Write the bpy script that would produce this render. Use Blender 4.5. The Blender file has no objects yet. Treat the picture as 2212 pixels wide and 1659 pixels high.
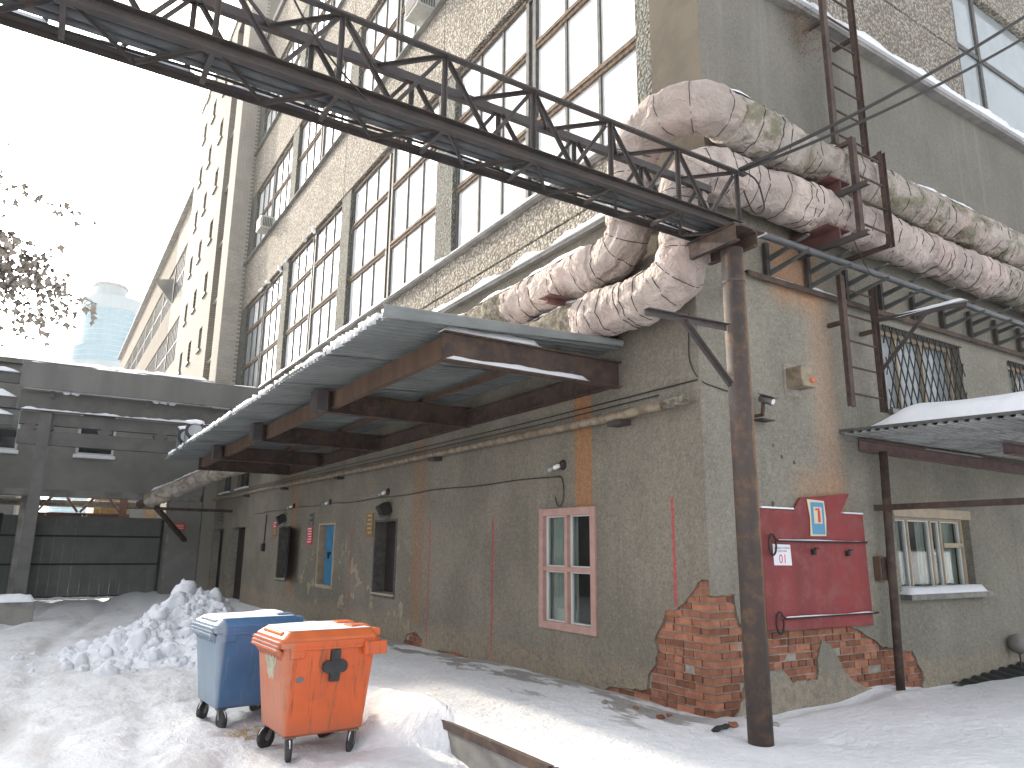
import bpy, math, random
import numpy as np
from mathutils import Vector, Matrix, noise as mnoise
from mathutils.geometry import delaunay_2d_cdt
random.seed(7)
rnd = random.random
def ru(a, b): return a + (b - a) * random.random()
SC = bpy.context.scene
COL = SC.collection
# ---------------------------------------------------------------- camera
PITCH, ROLL, YAW = math.radians(12.527), math.radians(0.545), math.radians(32.286)
CAM = Vector((-5.763, -5.376, 1.576))
_fw = Vector((math.sin(YAW) * math.cos(PITCH), math.cos(YAW) * math.cos(PITCH), math.sin(PITCH)))
_r = Vector((math.cos(YAW), -math.sin(YAW), 0)); _u = _r.cross(_fw)
RX = math.cos(ROLL) * _r + math.sin(ROLL) * _u
UX = -math.sin(ROLL) * _r + math.cos(ROLL) * _u
cd = bpy.data.cameras.new('camera'); cam = bpy.data.objects.new('camera', cd); COL.objects.link(cam)
cam.matrix_world = Matrix(((RX.x, UX.x, -_fw.x, CAM.x), (RX.y, UX.y, -_fw.y, CAM.y), (RX.z, UX.z, -_fw.z, CAM.z), (0, 0, 0, 1)))
cd.lens = 36 * 1582.2 / 2212; cd.clip_end = 5000; cd.clip_start = 0.05
SC.camera = cam
FPX = 1582.2
def ray(x, y): return (RX * (x - 1106) - UX * (y - 829.5) + _fw * FPX) / FPX     # picture 2212 x 1659
def onx(x, y, X): d = ray(x, y); return CAM + d * ((X - CAM.x) / d.x)
def ony(x, y, Y): d = ray(x, y); return CAM + d * ((Y - CAM.y) / d.y)
# ---------------------------------------------------------------- world, sun, exposure
SUN_EL, SUN_AZ = math.radians(22), math.radians(11)          # azimuth measured from +Y towards -X
w = bpy.data.worlds.new('World'); SC.world = w; w.use_nodes = True
wn = w.node_tree.nodes; wl = w.node_tree.links
bg = wn['Background']; bg.inputs['Strength'].default_value = 0.15
sky = wn.new('ShaderNodeTexSky'); sky.sky_type = 'NISHITA'; sky.sun_disc = False
sky.sun_elevation = SUN_EL; sky.sun_rotation = -SUN_AZ; sky.altitude = 250
sky.air_density = 1.0; sky.dust_density = 6.0; sky.ozone_density = 1.0
hs = wn.new('ShaderNodeHueSaturation'); hs.inputs['Saturation'].default_value = 0.24
wl.new(sky.outputs[0], hs.inputs['Color']); wl.new(hs.outputs[0], bg.inputs['Color'])
sd = bpy.data.lights.new('sun', 'SUN'); sd.energy = 1.7; sd.angle = math.radians(1.5); sd.color = (1.0, 0.87, 0.70)
sun = bpy.data.objects.new('sun', sd); COL.objects.link(sun)
sdir = Vector((-math.sin(SUN_AZ) * math.cos(SUN_EL), math.cos(SUN_AZ) * math.cos(SUN_EL), math.sin(SUN_EL)))
sun.rotation_euler = sdir.to_track_quat('Z', 'Y').to_euler(); sun.location = (-20, 40, 30)
SC.view_settings.view_transform = 'Standard'; SC.view_settings.look = 'None'; SC.view_settings.gamma = 1
SC.view_settings.exposure = 1.97
SC.render.engine = 'CYCLES'
SC.cycles.use_denoising = True
SC.cycles.max_bounces = 6; SC.cycles.diffuse_bounces = 4; SC.cycles.volume_bounces = 1
SC.cycles.sample_clamp_indirect = 6
# ---------------------------------------------------------------- materials
def nd(nt, typ, **kw):
    n = nt.nodes.new(typ)
    for k, v in kw.items(): setattr(n, k, v)
    return n
def setin(nt, sock, v):
    if isinstance(v, bpy.types.NodeSocket): nt.links.new(v, sock)
    else: sock.default_value = v
def mth(nt, op, a, b=0.0, c=0.0, clamp=False):
    n = nd(nt, 'ShaderNodeMath', operation=op, use_clamp=clamp)
    setin(nt, n.inputs[0], a); setin(nt, n.inputs[1], b); setin(nt, n.inputs[2], c); return n.outputs[0]
def sstep(nt, v, a, b):
    n = nd(nt, 'ShaderNodeMapRange', interpolation_type='SMOOTHSTEP')
    setin(nt, n.inputs[0], v); n.inputs[1].default_value = a; n.inputs[2].default_value = b; return n.outputs[0]
def nz(nt, vec, scale, detail=4, rough=0.6, dist=0):
    n = nd(nt, 'ShaderNodeTexNoise'); setin(nt, n.inputs['Vector'], vec); n.inputs['Scale'].default_value = scale
    n.inputs['Detail'].default_value = detail; n.inputs['Roughness'].default_value = rough; n.inputs['Distortion'].default_value = dist
    return n.outputs['Fac']
def mixc(nt, f, a, b):
    n = nd(nt, 'ShaderNodeMix', data_type='RGBA'); setin(nt, n.inputs[0], f)
    for s, v in ((6, a), (7, b)): setin(nt, n.inputs[s], v if isinstance(v, bpy.types.NodeSocket) else (*v, 1))
    return n.outputs[2]
MATS = {}
def mat(name, col, col2=None, rough=0.8, ns=3.0, bump=0.0, bs=40.0, bd=0.01, metal=0.0, spec=0.3, lo=0.35, hi=0.65, extra=None, col3=None, ns3=20, streak=False, local=False, vor=False, coat=0, trans=0, island=0.0):
    m = bpy.data.materials.new(name); m.use_nodes = True; nt = m.node_tree
    b = nt.nodes['Principled BSDF']
    b.inputs['Roughness'].default_value = rough; b.inputs['Metallic'].default_value = metal
    b.inputs['Specular IOR Level'].default_value = spec; b.inputs['Coat Weight'].default_value = coat
    b.inputs['Transmission Weight'].default_value = trans
    if local: P = nd(nt, 'ShaderNodeTexCoord').outputs['Object']
    else: P = nd(nt, 'ShaderNodeNewGeometry').outputs['Position']
    V = P
    if streak:
        mp = nd(nt, 'ShaderNodeMapping'); nt.links.new(P, mp.inputs[0]); mp.inputs['Scale'].default_value = (1, 1, 0.12); V = mp.outputs[0]
    c = (*col, 1)
    rgb = nd(nt, 'ShaderNodeRGB'); rgb.outputs[0].default_value = c; c = rgb.outputs[0]
    if col2: c = mixc(nt, sstep(nt, nz(nt, V, ns), lo, hi), c, col2)
    if col3: c = mixc(nt, sstep(nt, nz(nt, P, ns3, 5, 0.7), 0.45, 0.7), c, col3)
    if island:
        oi = nd(nt, 'ShaderNodeObjectInfo').outputs['Random']
        h = nd(nt, 'ShaderNodeHueSaturation'); nt.links.new(c, h.inputs['Color'])
        nt.links.new(mth(nt, 'MULTIPLY_ADD', oi, island * 2, 1 - island), h.inputs['Value']); c = h.outputs[0]
    bh = None
    if bump:
        if vor:
            vn = nd(nt, 'ShaderNodeTexVoronoi'); nt.links.new(P, vn.inputs['Vector']); vn.inputs['Scale'].default_value = bs
            bh = mth(nt, 'SUBTRACT', 1.0, vn.outputs['Distance'])
            bh = mth(nt, 'ADD', bh, mth(nt, 'MULTIPLY', nz(nt, P, bs * 0.4, 3), 0.8))
        else: bh = nz(nt, P, bs, 5, 0.65)
    if extra: c, bh = extra(nt, P, c, bh, b)
    nt.links.new(c, b.inputs['Base Color'])
    if bh is not None:
        bp = nd(nt, 'ShaderNodeBump'); bp.inputs['Strength'].default_value = bump; bp.inputs['Distance'].default_value = bd
        nt.links.new(bh, bp.inputs['Height']); nt.links.new(bp.outputs[0], b.inputs['Normal'])
    MATS[name] = m; return m
def boxmask(nt, sep, spec, nf=None, amp=0.0):
    """soft box mask; spec: list of (axis, lo, hi, soft)"""
    out = None
    for ax, lo, hi, s in spec:
        v = sep.outputs[ax]
        if nf is not None: v = mth(nt, 'ADD', v, mth(nt, 'MULTIPLY_ADD', nf, amp, -amp * 0.5))
        k = mth(nt, 'MULTIPLY', sstep(nt, v, lo - s, lo + s), sstep(nt, v, hi + s, hi - s))
        out = k if out is None else mth(nt, 'MULTIPLY', out, k)
    return out
def plaster_extra(nt, P, c, bh, b):
    sep = nd(nt, 'ShaderNodeSeparateXYZ'); nt.links.new(P, sep.inputs[0])
    n1 = nz(nt, P, 9, 5, 0.7); n2 = nz(nt, P, 45, 3); n3 = nz(nt, P, 1.1, 4)
    wear = mth(nt, 'MULTIPLY_ADD', n2, 0.5, 0.62, True)
    # painted bands and marks, and rust runs, on the two street faces
    for (ax, lo, hi, z0, z1, s, a, col, k) in (
        ('Y', 1.85, 2.20, 2.08, 3.62, .012, .01, (.34, .165, .075), .92),
        ('Y', 6.60, 7.12, 0.25, 3.62, .05, .08, (.27, .15, .09), .55),
        ('Y', 14.35, 14.95, 0.3, 3.62, .06, .1, (.28, .15, .085), .6),
        ('Y', .45, .495, 0.98, 2.12, .006, .01, (.48, .055, .07), .85),
        ('Y', 4.215, 4.265, -.2, 2.0, .006, .02, (.42, .05, .06), .8),
        ('Y', 6.35, 6.40, -.2, 2.0, .008, .02, (.42, .06, .06), .75),
        ('Y', 10.17, 10.215, 0.0, 1.96, .008, .02, (.40, .06, .06), .7),
        ('X', 1.93, 2.40, 2.15, 4.75, .13, .12, (.33, .215, .16), .55),
        ('X', 1.50, 2.38, 1.98, 2.45, .2, .2, (.36, .20, .12), .5),
        ('X', 1.30, 2.2, 4.5, 5.3, .2, .3, (.40, .19, .09), .6)):
        msk = boxmask(nt, sep, [(ax, lo, hi, s), ('Z', z0, z1, max(s, .03))], n1, a)
        if ax == 'X': msk = mth(nt, 'MULTIPLY', msk, sstep(nt, sep.outputs['Y'], .25, .2))
        else: msk = mth(nt, 'MULTIPLY', msk, sstep(nt, sep.outputs['X'], .25, .2))
        c = mixc(nt, mth(nt, 'MULTIPLY', mth(nt, 'MULTIPLY', msk, k), wear), c, col)
    # pale scabs where the skim coat fell off near the hatches
    pm = mth(nt, 'MULTIPLY', sstep(nt, nz(nt, P, 2.2, 4, 0.6), .575, .60), boxmask(nt, sep, [('Y', 6.9, 14, .6), ('Z', .1, 1.6, .2)]))
    c = mixc(nt, pm, c, (.34, .30, .23))
    # damp pale scurf along the foot of the wall
    low = mth(nt, 'MULTIPLY', sstep(nt, mth(nt, 'ADD', sep.outputs['Z'], mth(nt, 'MULTIPLY', n3, -.5)), .12, -.12), sstep(nt, n1, .38, .55))
    c = mixc(nt, mth(nt, 'MULTIPLY', low, .5), c, (.33, .275, .215))
    # large dark weathering blotches and vertical runs
    mp = nd(nt, 'ShaderNodeMapping'); nt.links.new(P, mp.inputs[0]); mp.inputs['Scale'].default_value = (2.2, 2.2, .16)
    c = mixc(nt, mth(nt, 'MULTIPLY', sstep(nt, nz(nt, mp.outputs[0], 1.6, 4), .55, .8), .3), c, (.10, .098, .09))
    g1 = nz(nt, P, 13, 6, .9); g2 = nz(nt, P, 32, 3, .85)
    gr = mth(nt, 'ADD', mth(nt, 'MULTIPLY', g1, .6), mth(nt, 'MULTIPLY', g2, .5))
    c = mixc(nt, mth(nt, 'MULTIPLY', sstep(nt, gr, .56, .47), .4), c, (.085, .08, .068))
    c = mixc(nt, mth(nt, 'MULTIPLY', sstep(nt, gr, .57, .66), .38), c, (.36, .34, .30))
    wm_ = nd(nt, 'ShaderNodeMix', data_type='RGBA', blend_type='MULTIPLY'); wm_.inputs[0].default_value = 1.0
    tint = mixc(nt, sstep(nt, sep.outputs['X'], .02, .0), (1.37, 1.32, 1.20), (1.20, 1.115, .99))
    nt.links.new(c, wm_.inputs[6]); nt.links.new(tint, wm_.inputs[7]); c = wm_.outputs[2]
    mp2 = nd(nt, 'ShaderNodeMapping'); nt.links.new(P, mp2.inputs[0]); mp2.inputs['Scale'].default_value = (3.5, 3.5, .12); mp2.inputs['Location'].default_value = (5, 3, 0)
    hi_ = mth(nt, 'MULTIPLY', sstep(nt, nz(nt, mp2.outputs[0], 1.3, 4), .5, .72), mth(nt, 'MULTIPLY', sstep(nt, sep.outputs['Z'], 5, 7), .45))
    c = mixc(nt, mth(nt, 'MULTIPLY', sstep(nt, sep.outputs['Z'], 5.2, 7.5), .5), c, (.12, .117, .105))
    c = mixc(nt, hi_, c, (.27, .26, .235))
    return c, bh
mat('plaster', (.225, .218, .198), (.175, .171, .156), rough=.95, ns=.9, bump=.8, bs=60, bd=.025, spec=.15, extra=plaster_extra)
mat('plaster_tan', (.125, .108, .083), (.10, .088, .07), rough=.95, ns=2, bump=.5, bs=35, bd=.02, spec=.15)
mat('plaster_far', (.25, .247, .225), (.20, .198, .182), rough=.95, ns=.8, bump=.2, bs=20, spec=.15)
def pebble_extra(nt, P, c, bh, b):
    n = nd(nt, 'ShaderNodeTexNoise'); nt.links.new(P, n.inputs['Vector']); n.inputs['Scale'].default_value = 9
    w = nd(nt, 'ShaderNodeMix', data_type='VECTOR'); w.inputs[0].default_value = .06; nt.links.new(P, w.inputs[4]); nt.links.new(n.outputs['Color'], w.inputs[5])
    v = nd(nt, 'ShaderNodeTexVoronoi'); nt.links.new(w.outputs[1], v.inputs['Vector']); v.inputs['Scale'].default_value = 21; v.inputs['Randomness'].default_value = 1
    gap = sstep(nt, v.outputs['Distance'], .38, .62)
    hv_ = nd(nt, 'ShaderNodeHueSaturation'); nt.links.new(c, hv_.inputs['Color'])
    sp_ = nd(nt, 'ShaderNodeSeparateColor'); nt.links.new(v.outputs['Color'], sp_.inputs[0])
    nt.links.new(mth(nt, 'MULTIPLY_ADD', sp_.outputs[0], .55, .72), hv_.inputs['Value']); c = hv_.outputs[0]
    c = mixc(nt, mth(nt, 'MULTIPLY', gap, .72), c, (.14, .12, .095))
    return c, mth(nt, 'ADD', mth(nt, 'SUBTRACT', 1.0, v.outputs['Distance']), mth(nt, 'MULTIPLY', nz(nt, P, 60, 2), .25))
mat('pebble', (.45, .415, .355), (.37, .335, .285), rough=.9, ns=1.2, bump=1.0, bs=21, bd=.06, spec=.2, extra=pebble_extra)
mat('pebble_green', (.23, .24, .21), (.17, .18, .16), rough=.9, ns=2, bump=1.0, bs=21, bd=.06, spec=.2, extra=pebble_extra)
mat('concrete', (.27, .26, .24), (.18, .175, .165), rough=.9, ns=2.5, bump=.4, bs=25, bd=.01, spec=.2)
mat('wood_brown', (.20, .145, .10), (.10, .075, .058), rough=.8, ns=14, bump=.3, bs=60, streak=False, spec=.2)
mat('frame_grey', (.12, .115, .105), (.08, .078, .072), rough=.7, ns=10, bump=.2, bs=50)
mat('pane_white', (.74, .75, .745), (.60, .62, .62), rough=.1, ns=1.6, spec=.6, island=.13)
mat('pane_grey', (.30, .33, .34), (.24, .27, .28), rough=.1, ns=.8, spec=.6, island=.1)
mat('pane_dark', (.022, .026, .026), (.05, .055, .055), rough=.04, ns=2, spec=.6, island=.2)
mat('curtain', (.52, .53, .50), (.42, .43, .41), rough=.9, ns=4)
mat('dark_room', (.02, .019, .017), rough=.9)
mat('snow', (.84, .85, .88), (.78, .80, .84), rough=.55, ns=5, bump=.35, bs=30, bd=.02, spec=.25)
mat('rust_beam', (.088, .060, .048), (.050, .038, .035), rough=.75, ns=3, bump=.25, bs=70, col3=(.12, .075, .052), ns3=9, spec=.3)
mat('rust_bright', (.135, .082, .055), (.09, .06, .045), rough=.8, ns=5, bump=.3, bs=60, spec=.2, streak=True)
mat('dark_steel', (.072, .063, .060), (.046, .042, .042), rough=.6, ns=6, bump=.2, bs=60, col3=(.08, .055, .045), ns3=12, spec=.4)
def post_extra(nt, P, c, bh, b):
    sep = nd(nt, 'ShaderNodeSeparateXYZ'); nt.links.new(P, sep.inputs[0])
    n1 = nz(nt, P, 7, 5, .7)
    m = mth(nt, 'MULTIPLY', sstep(nt, mth(nt, 'ADD', sep.outputs['X'], mth(nt, 'MULTIPLY', n1, .12)), -.27, -.24), sstep(nt, sep.outputs['Z'], .4, 1.6))
    return mixc(nt, mth(nt, 'MULTIPLY', m, .7), c, (.23, .12, .05)), bh
mat('post_steel', (.070, .053, .046), (.048, .042, .041), rough=.65, ns=4, bump=.25, bs=45, col3=(.13, .08, .05), ns3=8, streak=True, extra=post_extra)
mat('rack_steel', (.105, .108, .102), (.075, .077, .073), rough=.6, ns=5, bump=.15, bs=60, spec=.4)
mat('blue_pipe', (.095, .10, .103), (.065, .069, .072), rough=.45, ns=5, spec=.5, bump=.1, bs=40)
mat('sheet_under', (.23, .245, .24), (.17, .183, .18), rough=.55, ns=1.5, spec=.4, bump=.1, bs=15)
mat('sheet_white', (.38, .39, .38), (.30, .31, .30), rough=.5, ns=2, spec=.4, col3=(.17, .16, .15), ns3=3)
def wrap_extra(nt, P, c, bh, b):
    n1 = nz(nt, P, 3.2, 6, .68, .6)
    c = mixc(nt, mth(nt, 'MULTIPLY', sstep(nt, n1, .47, .72), .6), c, (.22, .19, .16))
    n3 = nz(nt, P, 1.3, 3); c = mixc(nt, mth(nt, 'MULTIPLY', sstep(nt, n3, .45, .7), .35), c, (.50, .36, .33))
    fold = mth(nt, 'ABSOLUTE', mth(nt, 'SUBTRACT', nz(nt, P, 5.5, 3, .5, 1.0), .5))
    f2 = mth(nt, 'ABSOLUTE', mth(nt, 'SUBTRACT', nz(nt, P, 14, 2, .5, .6), .5))
    return c, mth(nt, 'ADD', mth(nt, 'MULTIPLY', fold, 7.0), mth(nt, 'MULTIPLY', f2, 2.6))
def moss_extra(nt, P, c, bh, b):
    c, h = wrap_extra(nt, P, c, bh, b)
    sep = nd(nt, 'ShaderNodeSeparateXYZ'); nt.links.new(P, sep.inputs[0])
    n = nz(nt, P, 1.8, 6, .72, .8); k = sstep(nt, n, .47, .60)
    return mixc(nt, mth(nt, 'MULTIPLY', k, .8), c, mixc(nt, nz(nt, P, 9, 3), (.10, .105, .06), (.22, .21, .14))), h
mat('wrap', (.49, .415, .37), (.42, .355, .315), rough=.85, ns=3, bump=.55, bs=16, bd=.03, spec=.15, island=.14, extra=wrap_extra)
mat('wrap_moss', (.43, .375, .335), (.34, .305, .27), rough=.9, ns=3, bump=.55, bs=16, bd=.03, spec=.15, island=.16, extra=moss_extra)
mat('wool', (.33, .30, .245), (.15, .13, .10), rough=1, ns=16, bump=1, bs=22, bd=.06, spec=.05)
mat('wire_dark', (.03, .028, .027), rough=.6)
mat('red_paint', (.27, .045, .046), (.19, .04, .04), rough=.6, ns=2.2, bump=.15, bs=30, col3=(.25, .075, .07), ns3=5, streak=True, spec=.3)
mat('red_saddle', (.155, .07, .062), (.11, .055, .05), rough=.7, ns=6)
mat('pink_frame', (.45, .285, .24), (.39, .245, .205), rough=.6, ns=8, bump=.1, bs=60)
mat('cream', (.47, .38, .27), (.38, .32, .24), rough=.7, ns=6, bump=.15, bs=50)
mat('white_frame', (.62, .63, .62), rough=.5)
mat('sky_blue_sign', (.10, .29, .45), rough=.5)
mat('sign_cream', (.66, .58, .42), rough=.6)
mat('sign_red', (.62, .06, .05), rough=.5)
mat('sign_amber', (.30, .17, .05), (.22, .12, .04), rough=.6, ns=20)
mat('paper', (.78, .77, .82), rough=.8)
mat('ink', (.16, .16, .18), rough=.8)
mat('door_blue', (.035, .20, .36), (.03, .16, .30), rough=.5, ns=3)
mat('door_brown', (.03, .021, .017), (.02, .016, .014), rough=.6, ns=4)
mat('door_dark', (.014, .016, .018), rough=.6)
mat('brick_red', (.325, .145, .088), (.22, .097, .064), rough=.9, ns=11, bump=.6, bs=45, bd=.012, spec=.15, island=.4, col3=(.24, .09, .055), ns3=6)
mat('mortar', (.40, .37, .32), (.27, .25, .215), rough=1, ns=14, bump=.8, bs=40, bd=.02, spec=.1)
mat('brick_pale', (.46, .435, .38), (.40, .375, .325), rough=.9, ns=1.5, bump=.3, bs=40, bd=.01, island=.06)
mat('mortar_pale', (.27, .25, .21), rough=1)
def bin_extra(nt, P, c, bh, b):
    sep = nd(nt, 'ShaderNodeSeparateXYZ'); nt.links.new(P, sep.inputs[0])
    mp = nd(nt, 'ShaderNodeMapping'); nt.links.new(P, mp.inputs[0]); mp.inputs['Scale'].default_value = (14, 14, .9)
    sc_ = mth(nt, 'MULTIPLY', sstep(nt, nz(nt, mp.outputs[0], 1.4, 5, .7), .53, .68), .8)
    c = mixc(nt, sc_, c, (.16, .07, .04))
    lit_fade = mth(nt, 'MULTIPLY', sstep(nt, sep.outputs['X'], -.36, -.41), mth(nt, 'MULTIPLY_ADD', nz(nt, P, 5, 4), .6, .3))  # left face paler: low sunlight and some fading put into the orange
    c = mixc(nt, lit_fade, c, (.50, .24, .15))
    bl = mth(nt, 'MULTIPLY', sstep(nt, nz(nt, P, 3.5, 5, .7), .52, .72), .45); c = mixc(nt, bl, c, (.40, .10, .045))
    g = mth(nt, 'MULTIPLY', sstep(nt, mth(nt, 'ADD', sep.outputs['Z'], mth(nt, 'MULTIPLY', nz(nt, P, 6, 4), .3)), .60, .2), .6)
    return mixc(nt, g, c, (.22, .12, .085)), bh
mat('bin_orange', (.66, .125, .035), (.58, .115, .035), rough=.42, ns=3, bump=.12, bs=50, spec=.4, local=True, extra=bin_extra)
mat('bin_orange_lid', (.66, .15, .04), (.55, .13, .045), rough=.45, ns=5, bump=.12, bs=40, spec=.4, local=True)
def blue_extra(nt, P, c, bh, b):
    sep = nd(nt, 'ShaderNodeSeparateXYZ'); nt.links.new(P, sep.inputs[0])
    mp = nd(nt, 'ShaderNodeMapping'); nt.links.new(P, mp.inputs[0]); mp.inputs['Scale'].default_value = (12, 12, .8)
    c = mixc(nt, mth(nt, 'MULTIPLY', sstep(nt, nz(nt, mp.outputs[0], 1.4, 4, .65), .54, .75), .4), c, (.20, .27, .34))
    lit_fade = mth(nt, 'MULTIPLY', sstep(nt, sep.outputs['X'], -.36, -.41), mth(nt, 'MULTIPLY_ADD', nz(nt, P, 5, 4), .5, .45))  # glancing sun on the left face painted into the blue, with fading
    c = mixc(nt, lit_fade, c, (.34, .40, .44))
    g = mth(nt, 'MULTIPLY', sstep(nt, mth(nt, 'ADD', sep.outputs['Z'], mth(nt, 'MULTIPLY', nz(nt, P, 6, 4), .3)), .55, .2), .5)
    return mixc(nt, g, c, (.17, .17, .17)), bh
mat('bin_blue', (.07, .17, .33), (.058, .145, .28), rough=.42, ns=3, bump=.12, bs=50, spec=.4, local=True, extra=blue_extra)
mat('bin_black', (.03, .031, .034), (.05, .05, .052), rough=.5, ns=6, local=True)
mat('rubber', (.025, .025, .026), (.06, .06, .06), rough=.7, ns=15, local=True)
mat('galv', (.25, .24, .22), (.17, .165, .155), rough=.5, metal=.6, ns=10, local=True)
mat('label_torn', (.50, .48, .36), (.36, .36, .27), rough=.9, ns=16, local=True)
mat('gate_green', (.165, .172, .162), (.135, .142, .133), rough=.6, ns=2, spec=.35)
mat('gate_dark', (.03, .033, .032), rough=.6)
mat('kiosk_red', (.10, .035, .038), (.085, .03, .033), rough=.6, ns=2)
mat('far_white', (.80, .80, .76), (.74, .74, .70), rough=.9, ns=1)
mat('far_ochre', (.44, .33, .22), (.34, .25, .16), rough=.9, ns=2)
mat('far_red_steel', (.17, .095, .085), (.13, .08, .075), rough=.7, ns=3)
mat('gas_yellow', (.50, .32, .03), rough=.6)
mat('gas_pipe', (.30, .245, .175), (.17, .13, .095), rough=.75, ns=7, bump=.2, bs=50)
mat('lamp_metal', (.16, .155, .15), rough=.45, metal=.5)
mat('lamp_glass', (.26, .28, .29), rough=.06, spec=.8)
mat('amber_lens', (.62, .15, .05), rough=.3)
mat('bark', (.085, .075, .065), (.05, .045, .04), rough=1, ns=8, bump=.5, bs=30)
mat('leaf_dry', (.42, .375, .32), (.32, .28, .235), rough=.8, ns=3, island=0)
mat('tower_glass', (.07, .19, .25), (.10, .22, .27), rough=.12, ns=.05, spec=.7)
mat('tower_band', (.22, .27, .28), rough=.5)
mat('asphalt', (.13, .125, .115), (.09, .088, .082), rough=.95, ns=6, bump=.4, bs=60)
mat('timber', (.50, .36, .18), (.40, .28, .14), rough=.8, ns=8)
mat('ac_white', (.46, .45, .41), (.38, .37, .33), rough=.6, ns=6)
mat('moss', (.20, .14, .10), (.12, .085, .06), rough=1, ns=20)
mat('straw', (.45, .35, .2), rough=.9)
def ground_extra(nt, P, c, bh, b):
    sep = nd(nt, 'ShaderNodeSeparateXYZ'); nt.links.new(P, sep.inputs[0])
    mp = nd(nt, 'ShaderNodeMapping'); nt.links.new(P, mp.inputs[0]); mp.inputs['Scale'].default_value = (1.6, .5, 1)
    n = nz(nt, mp.outputs[0], 1.7, 6, .62)
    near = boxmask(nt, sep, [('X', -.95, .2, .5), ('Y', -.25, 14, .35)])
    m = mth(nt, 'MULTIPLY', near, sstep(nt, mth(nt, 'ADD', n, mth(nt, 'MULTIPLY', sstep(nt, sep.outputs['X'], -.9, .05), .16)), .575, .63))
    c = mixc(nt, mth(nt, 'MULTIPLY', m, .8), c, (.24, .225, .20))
    mp2 = nd(nt, 'ShaderNodeMapping'); nt.links.new(P, mp2.inputs[0]); mp2.inputs['Scale'].default_value = (1.5, .35, 1); mp2.inputs['Rotation'].default_value = (0, 0, -.12)
    tr = mth(nt, 'MULTIPLY', sstep(nt, nz(nt, mp2.outputs[0], 1.1, 6, .68), .46, .68), sstep(nt, sep.outputs['X'], -2.4, -3.4))
    c = mixc(nt, mth(nt, 'MULTIPLY', tr, .75), c, (.55, .535, .52))
    gr = mth(nt, 'MULTIPLY', sstep(nt, nz(nt, P, 7, 6, .75), .56, .7), mth(nt, 'MULTIPLY_ADD', sstep(nt, sep.outputs['X'], -2.4, -3.2), .3, .12))
    c = mixc(nt, gr, c, (.50, .49, .48))
    sp = mth(nt, 'MULTIPLY', sstep(nt, nz(nt, P, 22, 2), .74, .78), .5)
    c = mixc(nt, sp, c, (.35, .33, .30))
    return c, bh
mat('ground_snow', (.83, .835, .85), (.77, .78, .80), rough=.6, ns=3, bump=.8, bs=11, bd=.05, spec=.25, extra=ground_extra)
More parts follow.
